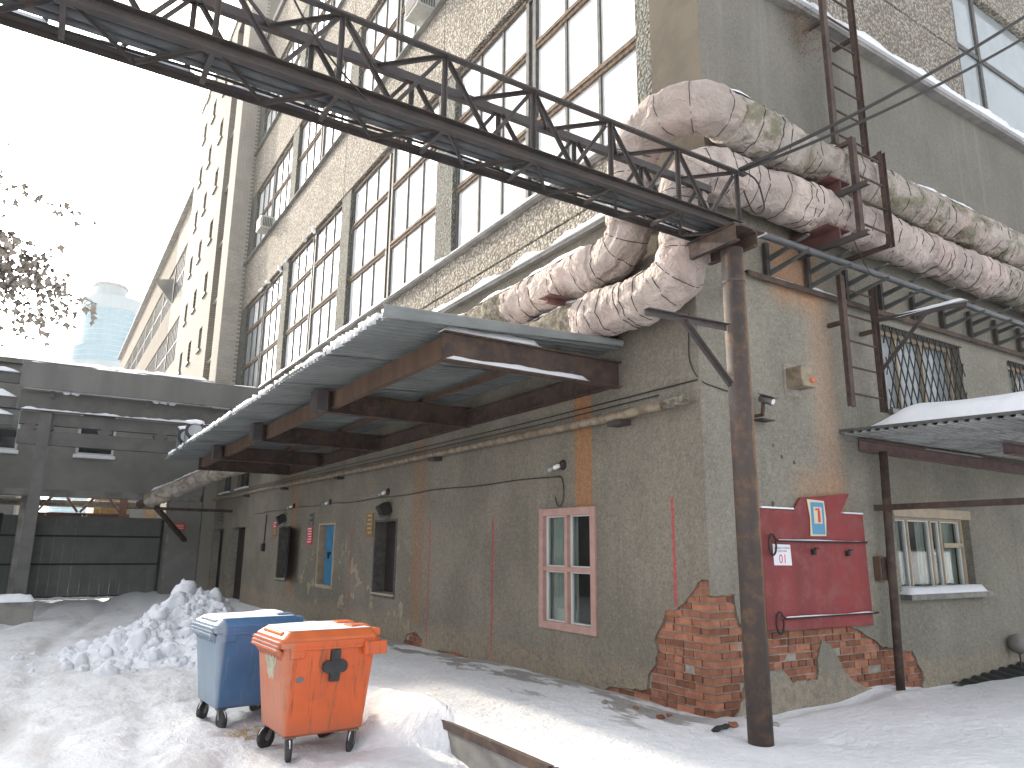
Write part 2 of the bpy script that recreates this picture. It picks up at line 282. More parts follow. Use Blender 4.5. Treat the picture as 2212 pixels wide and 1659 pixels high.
# ---------------------------------------------------------------- mesh helpers
class MB:
    def __init__(s): s.v = []; s.f = []
    def add(s, vs, fs):
        o = len(s.v); s.v += [tuple(p) for p in vs]; s.f += [tuple(i + o for i in q) for q in fs]; return s
    def box(s, x0, x1, y0, y1, z0, z1):
        x0, x1 = min(x0, x1), max(x0, x1); y0, y1 = min(y0, y1), max(y0, y1); z0, z1 = min(z0, z1), max(z0, z1)
        return s.add([(x0, y0, z0), (x1, y0, z0), (x1, y1, z0), (x0, y1, z0), (x0, y0, z1), (x1, y0, z1), (x1, y1, z1), (x0, y1, z1)],
                     [(0, 3, 2, 1), (4, 5, 6, 7), (0, 1, 5, 4), (1, 2, 6, 5), (2, 3, 7, 6), (3, 0, 4, 7)])
    def bar(s, p, q, w_, h_, up=(0, 0, 1), off=(0, 0)):
        p = Vector(p); q = Vector(q); d = (q - p).normalized(); up = Vector(up)
        sd_ = d.cross(up)
        if sd_.length < 1e-3: sd_ = d.cross(Vector((1, 0, 0)))
        sd_.normalize(); un = sd_.cross(d)
        c0 = sd_ * off[0] + un * off[1]
        vs = []
        for e in (p, q):
            for a, b in ((-1, -1), (1, -1), (1, 1), (-1, 1)): vs.append(e + c0 + sd_ * a * w_ / 2 + un * b * h_ / 2)
        return s.add(vs, [(0, 1, 2, 3), (7, 6, 5, 4), (0, 4, 5, 1), (1, 5, 6, 2), (2, 6, 7, 3), (3, 7, 4, 0)])
    def angle(s, p, q, a, t=.006, up=(0, 0, 1), sx=1, sy=1):
        s.bar(p, q, t, a, up, (sx * (a - t) / 2, 0)); return s.bar(p, q, a - t * 1.2, t, up, (-sx * t * .4, sy * (a - t) / 2))
    def ibeam(s, p, q, h, w_, t=.012, up=(0, 0, 1)):
        s.bar(p, q, t, h - 2 * t, up); s.bar(p, q, w_, t, up, (0, (h - t) / 2)); return s.bar(p, q, w_, t, up, (0, -(h - t) / 2))
    def channel(s, p, q, h, w_, t=.01, up=(0, 0, 1), side=1):
        s.bar(p, q, t, h - 2 * t, up, (-side * (w_ - t) / 2, 0)); s.bar(p, q, w_, t, up, (0, (h - t) / 2)); return s.bar(p, q, w_, t, up, (0, -(h - t) / 2))
    def tube(s, pts, r, n=10, cap=True, prof=None):
        pts = [Vector(p) for p in pts]; m = len(pts)
        if not hasattr(r, '__len__'): r = [r] * m
        T = [(pts[min(i + 1, m - 1)] - pts[max(i - 1, 0)]).normalized() for i in range(m)]
        ref = Vector((0, 0, 1)) if abs(T[0].z) < .9 else Vector((1, 0, 0))
        nrm = (ref - T[0] * ref.dot(T[0])).normalized(); vs = []
        for i in range(m):
            nrm = (nrm - T[i] * nrm.dot(T[i])).normalized(); bn = T[i].cross(nrm)
            for k in range(n):
                a = 2 * math.pi * k / n; dr = nrm * math.cos(a) + bn * math.sin(a)
                rr = r[i] if prof is None else prof(i, k, pts[i], dr, r[i])
                vs.append(pts[i] + dr * rr)
        fs = [(i * n + k, i * n + (k + 1) % n, (i + 1) * n + (k + 1) % n, (i + 1) * n + k) for i in range(m - 1) for k in range(n)]
        if cap: fs += [tuple(range(n - 1, -1, -1)), tuple((m - 1) * n + k for k in range(n))]
        return s.add(vs, fs)
    def lathe(s, c, prof, n=16, axis=(0, 0, 1)):
        ax = Vector(axis).normalized(); q = Vector((0, 0, 1)).rotation_difference(ax); vs = []
        for (r, h) in prof:
            for k in range(n):
                a = 2 * math.pi * k / n; vs.append(Vector(c) + q @ Vector((r * math.cos(a), r * math.sin(a), h)))
        m = len(prof)
        fs = [(i * n + k, i * n + (k + 1) % n, (i + 1) * n + (k + 1) % n, (i + 1) * n + k) for i in range(m - 1) for k in range(n)]
        fs += [tuple(range(n - 1, -1, -1)), tuple((m - 1) * n + k for k in range(n))]
        return s.add(vs, fs)
    def prism(s, poly, fn, d0, d1):
        n = len(poly); vs = [fn(a, b, d0) for a, b in poly] + [fn(a, b, d1) for a, b in poly]
        return s.add(vs, [tuple(range(n)), tuple(range(2 * n - 1, n - 1, -1))] + [(i, i + n, (i + 1) % n + n, (i + 1) % n) for i in range(n)])
    def grid(s, nu, nv, fn):
        vs = [fn(i / (nu - 1), j / (nv - 1)) for j in range(nv) for i in range(nu)]
        return s.add(vs, [(j * nu + i, j * nu + i + 1, (j + 1) * nu + i + 1, (j + 1) * nu + i) for j in range(nv - 1) for i in range(nu - 1)])
def world_off(p):
    o = Vector((0, 0, 0))
    while p is not None: o += p.location; p = p.parent
    return o
def mesh(name, mb, m, smooth=False):
    me = bpy.data.meshes.new(name); me.from_pydata([tuple(v) for v in mb.v], [], mb.f); me.validate()
    if m: me.materials.append(MATS[m])
    if smooth: me.polygons.foreach_set('use_smooth', [True] * len(me.polygons))
    me.update(); return me
def part(name, mb, m, parent=None, smooth=False, local=False, kind=None, label=None, bevel=0):
    if parent is not None and not local:
        o = world_off(parent); mb.v = [(v[0] - o.x, v[1] - o.y, v[2] - o.z) for v in mb.v]
    me = mesh(name, mb, m, smooth)
    ob = bpy.data.objects.new(name, me); COL.objects.link(ob); ob.parent = parent
    if kind: ob['kind'] = kind
    if label: ob['label'] = label
    if bevel:
        bv = ob.modifiers.new('bevel', 'BEVEL'); bv.width = bevel; bv.segments = 2; bv.limit_method = 'ANGLE'
    return ob
def thing(name, label, cat, loc=(0, 0, 0), group=None, rz=0):
    o = bpy.data.objects.new(name, None); COL.objects.link(o); o.location = loc; o.rotation_euler = (0, 0, rz)
    o.empty_display_size = .1; o['label'] = label; o['category'] = cat
    if group: o['group'] = group
    return o
def solo(name, mb, m, label, cat, group=None, smooth=False, kind=None, org=None, bevel=0):
    c = Vector(org) if org is not None else (Vector((sum(v[0] for v in mb.v), sum(v[1] for v in mb.v), 0)) / len(mb.v) + Vector((0, 0, min(v[2] for v in mb.v))))
    mb.v = [(v[0] - c.x, v[1] - c.y, v[2] - c.z) for v in mb.v]
    ob = part(name, mb, m, None, smooth, bevel=bevel); ob.location = c
    if kind == 'structure': ob['kind'] = kind
    else: ob['label'] = label; ob['category'] = cat
    if group: ob['group'] = group
    if kind and kind != 'structure': ob['kind'] = kind
    return ob
def inst(name, me, parent, loc, rot=None, scale=None):
    ob = bpy.data.objects.new(name, me); COL.objects.link(ob); ob.parent = parent
    ob.location = Vector(loc) - world_off(parent)
    if rot: ob.rotation_euler = rot
    if scale: ob.scale = scale
    return ob
def copy_tree(o, parent=None):
    c = o.copy(); COL.objects.link(c); c.parent = parent
    for ch in list(o.children): copy_tree(ch, c)
    return c
def inpoly(u, v, poly):
    r = False; n = len(poly); j = n - 1
    for i in range(n):
        a, b = poly[i], poly[j]
        if (a[1] > v) != (b[1] > v) and u < (b[0] - a[0]) * (v - a[1]) / (b[1] - a[1]) + a[0]: r = not r
        j = i
    return r
def sheet(mb, outer, holes, fn, subdiv=None):
    """flat sheet with holes; holes: (poly, depth of reveal); fn(u, v, d) -> world, d inwards"""
    vs = []; es = []
    for poly in [outer] + [h[0] for h in holes]:
        o = len(vs); n = len(poly); vs += [Vector(p) for p in poly]; es += [(o + i, o + (i + 1) % n) for i in range(n)]
    rv, re_, rf, *_ = delaunay_2d_cdt(vs, es, [], 0, 1e-4)
    keep = []
    for f in rf:
        cu = sum(rv[i].x for i in f) / len(f); cv = sum(rv[i].y for i in f) / len(f)
        if inpoly(cu, cv, outer) and not any(inpoly(cu, cv, h[0]) for h in holes): keep.append(f)
    mb.add([fn(p.x, p.y, 0) for p in rv], keep)
    ec = {}
    for f in keep:
        for i in range(len(f)):
            k = tuple(sorted((f[i], f[(i + 1) % len(f)]))); ec[k] = ec.get(k, 0) + 1
    for (a, b), n in ec.items():
        if n != 1: continue
        mu, mv = (rv[a] + rv[b]) / 2
        for poly, dep in holes:
            near = any(segd(mu, mv, poly[i], poly[(i + 1) % len(poly)]) < 1e-3 for i in range(len(poly)))
            if near:
                A, B = rv[a], rv[b]
                mb.add([fn(A.x, A.y, 0), fn(B.x, B.y, 0), fn(B.x, B.y, dep), fn(A.x, A.y, dep)], [(0, 1, 2, 3)]); break
    return mb
def segd(u, v, a, b):
    dx, dy = b[0] - a[0], b[1] - a[1]; L = dx * dx + dy * dy
    t = 0 if L == 0 else max(0, min(1, ((u - a[0]) * dx + (v - a[1]) * dy) / L))
    return math.hypot(u - a[0] - t * dx, v - a[1] - t * dy)
def rough_poly(poly, step=.05, amp=.02):
    out = []
    for i in range(len(poly)):
        a, b = poly[i], poly[(i + 1) % len(poly)]; L = math.hypot(b[0] - a[0], b[1] - a[1]); n = max(1, int(L / step))
        for k in range(n):
            t = k / n; out.append((a[0] + (b[0] - a[0]) * t + ru(-amp, amp), a[1] + (b[1] - a[1]) * t + ru(-amp, amp)))
    return out
def rect(u0, u1, v0, v1): return [(u0, v0), (u1, v0), (u1, v1), (u0, v1)]
XU = 0.27                                   # plane of the upper long facade; ground floor stands at x = 0
FA = lambda X: (lambda u, v, d: Vector((X + d, u, v)))       # long facade, u = y
FB = lambda Y: (lambda u, v, d: Vector((u, Y + d, v)))       # short facade, u = x
def fbox(mb, fn, u0, u1, v0, v1, d0, d1):
    a = fn(u0, v0, d0); b = fn(u1, v1, d1); return mb.box(a.x, b.x, a.y, b.y, a.z, b.z)
def vnoise(x, y, s, seed=0):
    x = np.asarray(x) * s + seed * 17.3; y = np.asarray(y) * s + seed * 9.1
    xi = np.floor(x); yi = np.floor(y); xf = x - xi; yf = y - yi
    def h(a, b): t = np.sin(a * 127.1 + b * 311.7) * 43758.5453; return t - np.floor(t)
    u = xf * xf * (3 - 2 * xf); v = yf * yf * (3 - 2 * yf)
    return (h(xi, yi) * (1 - u) + h(xi + 1, yi) * u) * (1 - v) + (h(xi, yi + 1) * (1 - u) + h(xi + 1, yi + 1) * u) * v
def ss(a, b, x): t = np.clip((x - a) / (b - a), 0, 1); return t * t * (3 - 2 * t)

mat('shelter_steel', (.11, .107, .10), (.085, .083, .078), rough=.6, ns=3, bump=.1, bs=40)
mat('rust_pink', (.20, .13, .118), (.15, .10, .092), rough=.75, ns=5, bump=.15, bs=40)
def thin_glass(name, tint):
    m = bpy.data.materials.new(name); m.use_nodes = True; nt = m.node_tree; nt.nodes.clear()
    o = nd(nt, 'ShaderNodeOutputMaterial'); mx = nd(nt, 'ShaderNodeMixShader'); lw = nd(nt, 'ShaderNodeLayerWeight'); lw.inputs[0].default_value = .5
    fr = mth(nt, 'MULTIPLY_ADD', mth(nt, 'POWER', lw.outputs['Facing'], 4.0), .85, .05)
    tb_ = nd(nt, 'ShaderNodeBsdfTransparent'); tb_.inputs[0].default_value = (*tint, 1); gl = nd(nt, 'ShaderNodeBsdfGlossy'); gl.inputs['Roughness'].default_value = .03
    nt.links.new(fr, mx.inputs[0]); nt.links.new(tb_.outputs[0], mx.inputs[1]); nt.links.new(gl.outputs[0], mx.inputs[2]); nt.links.new(mx.outputs[0], o.inputs['Surface']); MATS[name] = m
thin_glass('glass_thin', (.80, .84, .82))
mat('chord_steel', (.072, .060, .055), (.048, .043, .042), rough=.65, ns=5, bump=.2, bs=60, col3=(.085, .065, .055), ns3=10, spec=.35)
mat('fascia_grey', (.165, .165, .155), (.13, .13, .123), rough=.7, ns=1.5, streak=True)
# ================================================================ GROUND
def gheight(x, y):
    x = np.asarray(x, float); y = np.asarray(y, float)
    low = -0.42 - 0.09 * ss(4, 20, y) + 0.30 * ss(1.0, -5.5, y)
    low = low + .05 * (vnoise(x, y, .55, 1) - .5) + .035 * (vnoise(x, y, 1.7, 2) - .5) + .022 * (vnoise(x, y, 4.5, 3) - .5)
    ap = -0.035 - .10 * ss(3, 7, y) - .12 * ss(8, 22, y) + .03 * (vnoise(x, y, 1.3, 4) - .5) + .012 * (vnoise(x, y, 5, 5) - .5)
    # bank of soft snow in front of the short facade
    bank = .10 * np.exp(-((y + 1.5) / .9) ** 2) * ss(.2, 1.6, x) + .10 * np.exp(-((x - 2.75) / .6) ** 2 - (y / .5) ** 2)
    bank = bank + .16 * vnoise(x, y, 1.2, 6) * ss(-1.2, -2.6, y) * ss(-1.6, .2, x)
    bank = bank - .10 * ss(.3, -.1, np.abs(y + .1)) * ss(.3, .9, x)
    ap = ap + bank
    # the drift that climbs over the kerb beside the containers
    drift = ss(.2, 1.6, y) * ss(9, 5, y)
    wdt = .02 + .75 * ss(1.1, 2.3, y) + .5 * ss(3, 9, y)
    k = ss(-2.2 - wdt, -2.2, x)
    up = low + (ap - low) * k
    heap = .13 * np.exp(-(((x + 2.25) / .45) ** 2 + ((y - 1.9) / .8) ** 2)) + .10 * np.exp(-(((x + 2.8) / .5) ** 2 + ((y - 1.0) / .6) ** 2))
    heap = heap * (1 + .5 * (vnoise(x, y, 4.5, 8) - .5))
    z = np.where(x > -2.2, ap, up) + heap * np.where(x > -2.2, .75, 1)
    # tyre ruts
    for o, a in ((-8.3, .08), (-6.6, .08), (-5.2, .05), (-4.4, .04)):
        z = z - a * np.exp(-((x - o - .12 * y - .25 * np.sin(y * .35)) / .2) ** 2) * ss(-2, 1, y) * (.6 + .8 * vnoise(x, y, .8, 11))
    tram = ss(-2.5, -3.2, x) * ss(16, 9, y)
    z = z + tram * (.07 * (vnoise(x, y, 2.1, 12) - .5) + .05 * np.abs(vnoise(x, y, 4.7, 13) - .5) + .03 * (vnoise(x, y, 9, 14) - .5))
    if z.size > 1000:
        rs = np.random.RandomState(5)
        for k in range(275):
            if k < 250: fx, fy = rs.uniform(-7.5, -3.0), rs.uniform(-1.5, 9)
            else: fx, fy = rs.uniform(-1.9, 1.2), rs.uniform(-2.6, 1.5)
            an = rs.uniform(0, 3.14); dx, dy = x - fx, y - fy; u_ = dx * np.cos(an) + dy * np.sin(an); v_ = -dx * np.sin(an) + dy * np.cos(an)
            q_ = np.exp(-((u_ / .14) ** 2 + (v_ / .065) ** 2)); z = z - rs.uniform(.015, .035) * q_ + .010 * np.exp(-(((np.hypot(u_ / 1.6, v_) - .13) / .035) ** 2))
    far = np.maximum(np.maximum(np.abs(x) - 40, y - 60), -y - 30)
    return np.where(far > 0, -.5, z)
def gz(x, y): return float(gheight(np.array([x]), np.array([y]))[0])
def axis(dense, lo, hi):
    a = list(dense); st = dense[1] - dense[0]; v = a[0]
    while v > lo: st *= 1.25; v -= st; a.insert(0, v)
    st = dense[-1] - dense[-2]; v = a[-1]
    while v < hi: st *= 1.25; v += st; a.append(v)
    return np.array(a)
xs = axis(np.unique(np.concatenate([np.arange(-9, -2.3, .07), np.array([-2.27, -2.235, -2.205, -2.195]), np.arange(-2.12, 5, .07)])), -3000, 3000)
ys = axis(np.concatenate([np.arange(-4.5, 6, .06), np.arange(6, 20, .12)]), -600, 3500)
XX, YY = np.meshgrid(xs, ys); ZZ = gheight(XX, YY)
mb = MB(); mb.v = list(zip(XX.ravel().tolist(), YY.ravel().tolist(), ZZ.ravel().tolist()))
nx, ny = len(xs), len(ys)
mb.f = [(j * nx + i, j * nx + i + 1, (j + 1) * nx + i + 1, (j + 1) * nx + i) for j in range(ny - 1) for i in range(nx - 1)]
solo('snow_ground', mb, 'ground_snow', None, None, kind='structure', smooth=True, org=(0, 0, 0))
# kerb wall of the raised strip along the long facade, a rusty steel edge on top
kb = thing('concrete_kerb', 'long concrete kerb wall with rusty steel edge under the snow beside the containers', 'kerb', (-2.2, 0, -.8))
for a, b in ((-7, -3.4), (-3.38, -.42), (-.40, 2.6), (2.62, 5.6)):
    part('block', MB().box(-2.24, -2.02, a, b, -.8, -.075), 'concrete', kb, bevel=.012)
    part('edge_strip', MB().angle((-2.215, a + .01, -.095), (-2.215, b - .01, -.095), .075, .008, sx=-1), 'rust_beam', kb)
# small litter on the snow
for i, (x, y, l, a, nm, lab) in enumerate(((-1.5, -1.5, .42, .5, 'twig', 'thin bare twig lying on the snow near the post'), (-.42, -.35, .3, .2, 'rag_scrap', 'dark scrap lying on snow at the foot of the brick corner'))):
    pts = [(x + l * t * math.cos(a), y + l * t * math.sin(a), gz(x + l * t * math.cos(a), y + l * t * math.sin(a)) + .008 + .01 * math.sin(3 * t)) for t in (0, .25, .5, .75, 1)]
    solo(nm, MB().tube(pts, [.006, .008, .007, .005, .003] if i == 0 else [.015, .03, .02, .028, .012], 6), 'bark' if i == 0 else 'wire_dark', lab, nm.replace('_', ' '), smooth=True)
pl = thing('plank_pile', 'few yellow timber offcuts lying on the ground beside the wall', 'planks', (-.55, 7.3, gz(-.55, 7.3)))
for k, (dx, a) in enumerate(((0, 1.9), (.1, 1.75), (.2, 2.05))):
    z = gz(-.6, 7.4) + .04 + .02 * k; x0 = -.75 + dx
    part('plank', MB().bar((x0, 7.3, z), (x0 + .9 * math.cos(a), 7.3 + .9 * math.sin(a), z + .02), .09, .025), 'timber', pl)
# ================================================================ SNOW HEAP
hp = thing('snow_heap', 'tall heap of shovelled snow lumps piled in front of the green gate', 'snow heap', (-3.6, 11.6, gz(-3.6, 11.6) - .1))
def heapz(x, y):
    b = .98 * math.exp(-(((x + 3.15) / .75) ** 2 + ((y - 11.9) / 1.15) ** 2)) + .62 * math.exp(-(((x + 2.35) / .7) ** 2 + ((y - 12.0) / 1.2) ** 2)) + .48 * math.exp(-(((x + 3.9) / 1.0) ** 2 + ((y - 11.2) / 1.0) ** 2)) + .34 * math.exp(-(((x + 3.2) / 1.5) ** 2 + ((y - 9.9) / 1.0) ** 2))
    n = mnoise.fractal((x * 2.1, y * 2.1, 0), 1, 2, 5) * .22 + abs(mnoise.noise((x * 5, y * 5, 3))) * .35 + mnoise.cell((x * 7, y * 7, 5)) * .16 + abs(mnoise.noise((x * 13, y * 13, 5))) * .2
    return b * (.70 + n * .28) + (n * .16) * min(1, b * 2) - .10
_hx, _hy = np.meshgrid(np.linspace(-6.4, -.8, 190), np.linspace(7.6, 14.2, 210)); _hz = gheight(_hx, _hy)
mbh = MB().grid(190, 210, lambda u, v: (-6.4 + 5.6 * u, 7.6 + 6.6 * v, _hz[int(round(v * 209)), int(round(u * 189))] + heapz(-6.4 + 5.6 * u, 7.6 + 6.6 * v)))
part('mound', mbh, 'snow', hp, smooth=True)
def lump(r, seed, n=20):
    m = MB(); vs = []
    for j in range(n // 2 + 1):
        for i in range(n):
            th = math.pi * j / (n // 2); ph = 2 * math.pi * i / n
            d = Vector((math.sin(th) * math.cos(ph), math.sin(th) * math.sin(ph), math.cos(th)))
            k = r * (1 + .5 * mnoise.noise(d * 1.4 + Vector((seed, 0, 0))) + .22 * mnoise.noise(d * 3.2 + Vector((seed, 5, 0))) + .10 * mnoise.noise(d * 8 + Vector((seed, 5, 9))))
            vs.append(d * k)
    fs = [(j * n + i, j * n + (i + 1) % n, (j + 1) * n + (i + 1) % n, (j + 1) * n + i) for j in range(n // 2) for i in range(n)]
    return m.add(vs, fs)
LM = [mesh('snow_lump', lump(1, s * 3.7), 'snow', True) for s in range(6)]
def lump_inst(par, x, y, r, zoff=0):
    z = gz(x, y) + max(heapz(x, y), -.02) + zoff
    o = inst('snow_lump', random.choice(LM), par, (x, y, z), (ru(0, 3), ru(0, 3), ru(0, 3)), (r * ru(.8, 1.3), r * ru(.8, 1.2), r * ru(.6, 1)))
    return o
for i in range(265):
    x = random.gauss(-3.45, .95); y = random.gauss(10.5, .95)
    if not (-6 < x < -1.5): continue
    lump_inst(hp, x, y, ru(.03, .08) if rnd() < .8 else ru(.08, .15))
for (x, y, r) in ((-3.2, 11.4, .24), (-2.45, 11.6, .22), (-4.3, 10.6, .24), (-3.9, 10.2, .2), (-3.5, 9.8, .18), (-4.9, 9.7, .2), (-3.05, 11.7, .24)): lump_inst(hp, x, y, r, -.04)
for (x, y, r, lab) in ((-6.55, 10.9, .2, 'lone chunk of snow lying left of the shovelled heap'), (-4.6, 8.3, .16, 'small chunk of snow rolled down in front of the heap')):
    o = bpy.data.objects.new('snow_chunk', LM[2]); COL.objects.link(o); o.location = (x, y, gz(x, y) + r * .2); o.scale = (r, r * 1.2, r * .7); o['label'] = lab; o['category'] = 'snow chunk'
# ================================================================ FACTORY BUILDING (long facade x = 0 / XU, short facade y = 0)
fb = thing('factory_building', 'grey plastered factory with brick showing at the broken corner and tall window bands above', 'building', (0, 0, -.7))
ZL = 5.68
spallA = rough_poly([(-.1, 1.24), (.08, 1.27), (.23, 1.16), (.36, 1.02), (.5, .95), (.63, .92), (.69, .8), (.78, .68), (.81, .6), (.78, .49), (.83, .35), (.93, .24), (.97, .09), (1.21, .04), (1.4, .03), (1.58, .02), (1.74, -.06), (2.3, -.10), (2.3, -.6), (-.1, -.6)], .07, .014)
spallA2 = rough_poly([(2.95, -.6), (3.0, -.06), (3.3, -.03), (3.62, -.07), (3.66, -.6)], .06, .014)
spallA3 = rough_poly([(4.8, -.6), (4.9, -.08), (5.3, -.05), (5.95, -.09), (6.0, -.6)], .06, .014)
spallA4 = rough_poly([(6.5, -.6), (6.55, .02), (6.8, .12), (7.15, .05), (7.3, -.1), (7.3, -.6)], .06, .014)
spallB = rough_poly([(-.1, 1.24), (.0, 1.12), (.08, 1.1), (.36, 1.13), (.37, .98), (.42, .84), (.55, .76), (.86, .745), (1.74, .735), (2.29, .72), (2.6, .6), (2.89, .46), (3.2, .41), (3.49, .37), (3.68, .11), (3.7, .02), (3.56, -.2), (3.07, -.2), (2.59, .01), (2.25, .12), (2.1, .24), (2.01, .38), (1.89, .55), (1.75, .58), (1.65, .41), (1.62, .2), (1.2, .2), (1.07, .32), (.8, .34), (.5, .3), (.43, .11), (.3, -.04), (.25, -.6), (-.1, -.6)], .06, .013)
HATCH = [(7.78, 8.90), (11.30, 12.45), (15.0, 16.0)]
holesA = [(spallA, .045), (spallA2, .045), (spallA3, .045), (spallA4, .045)]
holesA.append((rect(1.84, 2.92, .60, 2.02), .10))
for a, b in HATCH: holesA.append((rect(a, b, .64, 2.05), .34))
holesA += [(rect(20.1, 22.1, -.5, 2.14), .3), (rect(23.5, 25.2, -.5, 2.14), .3), (rect(20.2, 21.9, 3.47, 4.3), .15), (rect(23.0, 24.6, 3.5, 4.3), .15)]
A0 = FA(0.0); B0 = FB(0.0)
wa = part('wall', sheet(MB(), [(0, -.7), (25.5, -.7), (25.5, ZL), (0, ZL)], holesA, A0), 'plaster', fb, label='weathered grey plaster ground floor wall with painted marks')
holesB = [(spallB, .045), (rect(3.52, 5.56, 3.40, 4.56), .22), (rect(7.0, 9.0, 3.40, 4.56), .22), (rect(3.40, 5.22, 1.05, 2.02), .16)]
wb = part('wall', sheet(MB(), [(0, -.7), (16, -.7), (16, 8.8), (XU, 8.8), (XU, ZL), (0, ZL)], holesB, B0), 'plaster', fb, label='grey plaster end wall with rust run and missing plaster')
# dark cores so that no light leaks through openings
part('core', MB().box(.5, 15.9, .5, 25.4, -.7, 21.4), 'dark_room', fb)
# brick core behind the broken plaster
BH, BL, BW, J = .063, .25, .12, .0145
part('mortar_bed', MB().box(.036, .46, .036, 1.2, -.7, 1.42).box(.036, .3, 1.2, 2.5, -.7, .2).box(.46, 3.9, .0365, .40, -.7, 1.0).box(.036, .3, 2.9, 7.4, -.7, .25), 'mortar', wa, label='recessed pale mortar between the bare bricks')
bm_ = MB(); q = .006
bm_.add([(sx * (.5 - (q if k else 0) / 1), sy * (.5), sz * .5) for k in (0,) for sx in (-1, 1) for sy in (-1, 1) for sz in (-1, 1)], [(0, 1, 3, 2), (4, 6, 7, 5), (0, 4, 5, 1), (2, 3, 7, 6), (0, 2, 6, 4), (1, 5, 7, 3)])
BM = mesh('brick', bm_, 'brick_red')
BMP = mesh('brick', MB().add(bm_.v, bm_.f), 'mortar')
def dil(poly, u, v):
    return inpoly(u, v, poly) or any(segd(u, v, poly[i], poly[(i + 1) % len(poly)]) < .06 for i in range(len(poly)))
def brick(par, x0, x1, y0, y1, z0, z1):
    me = BM if rnd() > .02 else BMP
    ob = inst('brick', me, par, ((x0 + x1) / 2, (y0 + y1) / 2, (z0 + z1) / 2), (ru(-.01, .01), ru(-.01, .01), ru(-.012, .012)), (x1 - x0, y1 - y0, z1 - z0))
    bv = ob.modifiers.new('bevel', 'BEVEL'); bv.width = .007; bv.segments = 1
for k in range(22):
    z0 = -.28 + k * (BH + J); z1 = z0 + BH; zc = (z0 + z1) / 2
    even = k % 2 == 0
    rc = lambda: .012 + rnd() * .016 + (.012 if rnd() < .12 else 0)
    if dil(spallA, .05, zc) or dil(spallB, .05, zc):
        r1, r2 = ru(.016, .024), ru(.016, .024)
        if even: brick(wa, r1, .15, r2, .265, z0, z1)
        else: brick(wa, r1, .265, r2, .15, z0, z1)
    y = .265 + J if even else .15 + J
    hdr = k % 3 == 1
    while y < 7.4:
        L = BW if (hdr or rnd() < .15) else BL
        L *= ru(.94, 1.0)
        if any(dil(p, y + L / 2, zc) for p in (spallA, spallA2, spallA3, spallA4)) and rnd() > .01: brick(wa, rc(), .16, y, y + L, z0, z1)
        y += L + J
    x = .15 + J if even else .265 + J
    while x < 3.75:
        L = BW if (k % 3 == 2 or rnd() < .15) else BL
        L *= ru(.94, 1.0)
        if dil(spallB, x + L / 2, zc): brick(wb, x, x + L, rc(), .16, z0, z1)
        x += L + J
# ledge of the ground floor and its snow
part('ledge', MB().box(-.10, XU + .05, -.02, 25.4, ZL + .003, ZL + .06), 'concrete', fb)
def snowcap(x0, x1, y0, y1, z, h, n=90, m=7, amp=.5, tilt=0.0, along='y', seed=0):
    mb = MB()
    def f(u, v):
        a = (u - .5) * 2
        e = max(0.0, 1 - abs(v - .5) * 2) ; ee = min(1, e * n * .25)
        hh = h * (1 - a ** 8) ** .5 if abs(a) < 1 else 0
        if along == 'y': x = x0 + (x1 - x0) * u; y = y0 + (y1 - y0) * v
        else: y = y0 + (y1 - y0) * u; x = x0 + (x1 - x0) * v
        k = 1 - amp * .5 + amp * mnoise.noise((x * 1.7 + seed, y * 1.7, seed * 3.1)) + amp * .35 * mnoise.noise((x * 7 + seed, y * 7, 1))
        return (x, y, z + tilt * (x - x0) + hh * max(.12, k) * ee)
    mb.grid(m, n, f)
    # underside
    o = len(mb.v)
    def g(u, v):
        if along == 'y': x = x0 + (x1 - x0) * u; y = y0 + (y1 - y0) * v
        else: y = y0 + (y1 - y0) * u; x = x0 + (x1 - x0) * v
        return (x, y, z + tilt * (x - x0) - .002)
    mb.grid(2, 2, g)
    return mb
part('ledge_snow', snowcap(-.13, XU - .01, .1, 25.2, ZL + .062, .15, 260, 9, .7), 'snow', fb, smooth=True)
# ---- upper long facade
BAYS = [(1.15, 6.45), (7.22, 12.45), (13.20, 18.42), (19.18, 24.42)]
PIL = [(.83, 1.13), (6.47, 7.20), (12.47, 13.18), (18.44, 19.16), (24.44, 25.4)]
FLOORS = [(6.95, 11.02, (8.42, 9.90)), (13.15, 16.06, (14.72,)), (18.2, 21.15, (19.72,))]
UA = FA(XU)
part('corner_plaster', MB().add([(XU, .0, ZL), (XU, .83, ZL), (XU, .83, 24), (XU, .0, 24)], [(0, 1, 2, 3)]), 'plaster_tan', fb, label='plain tan plaster strip at the corner')
for a, b in PIL:
    part('pilaster', fbox(MB(), UA, a, b, 6.9, 21.2, .02, .4), 'pebble_green', fb)
spans = [(ZL + .06, 6.27), (6.30, 6.90), (11.06, 13.08), (16.10, 18.13), (21.2, 23.8)]
edges = [.85, 7.01, 13.06, 18.9, 25.4]
for i in range(4):
    for (z0, z1) in spans:
        part('panel', fbox(MB(), UA, edges[i] + .012, edges[i + 1] - .012, z0, z1, 0.0, .35), 'pebble', fb, bevel=.012)
jm = MB()
for z0, z1 in ((ZL + .07, 6.89), (11.07, 13.07), (16.11, 18.12), (21.21, 23.7)): fbox(jm, UA, .84, 25.39, z0, z1, .05, .34)
part('panel_joint', jm, 'mortar_pale', fb)
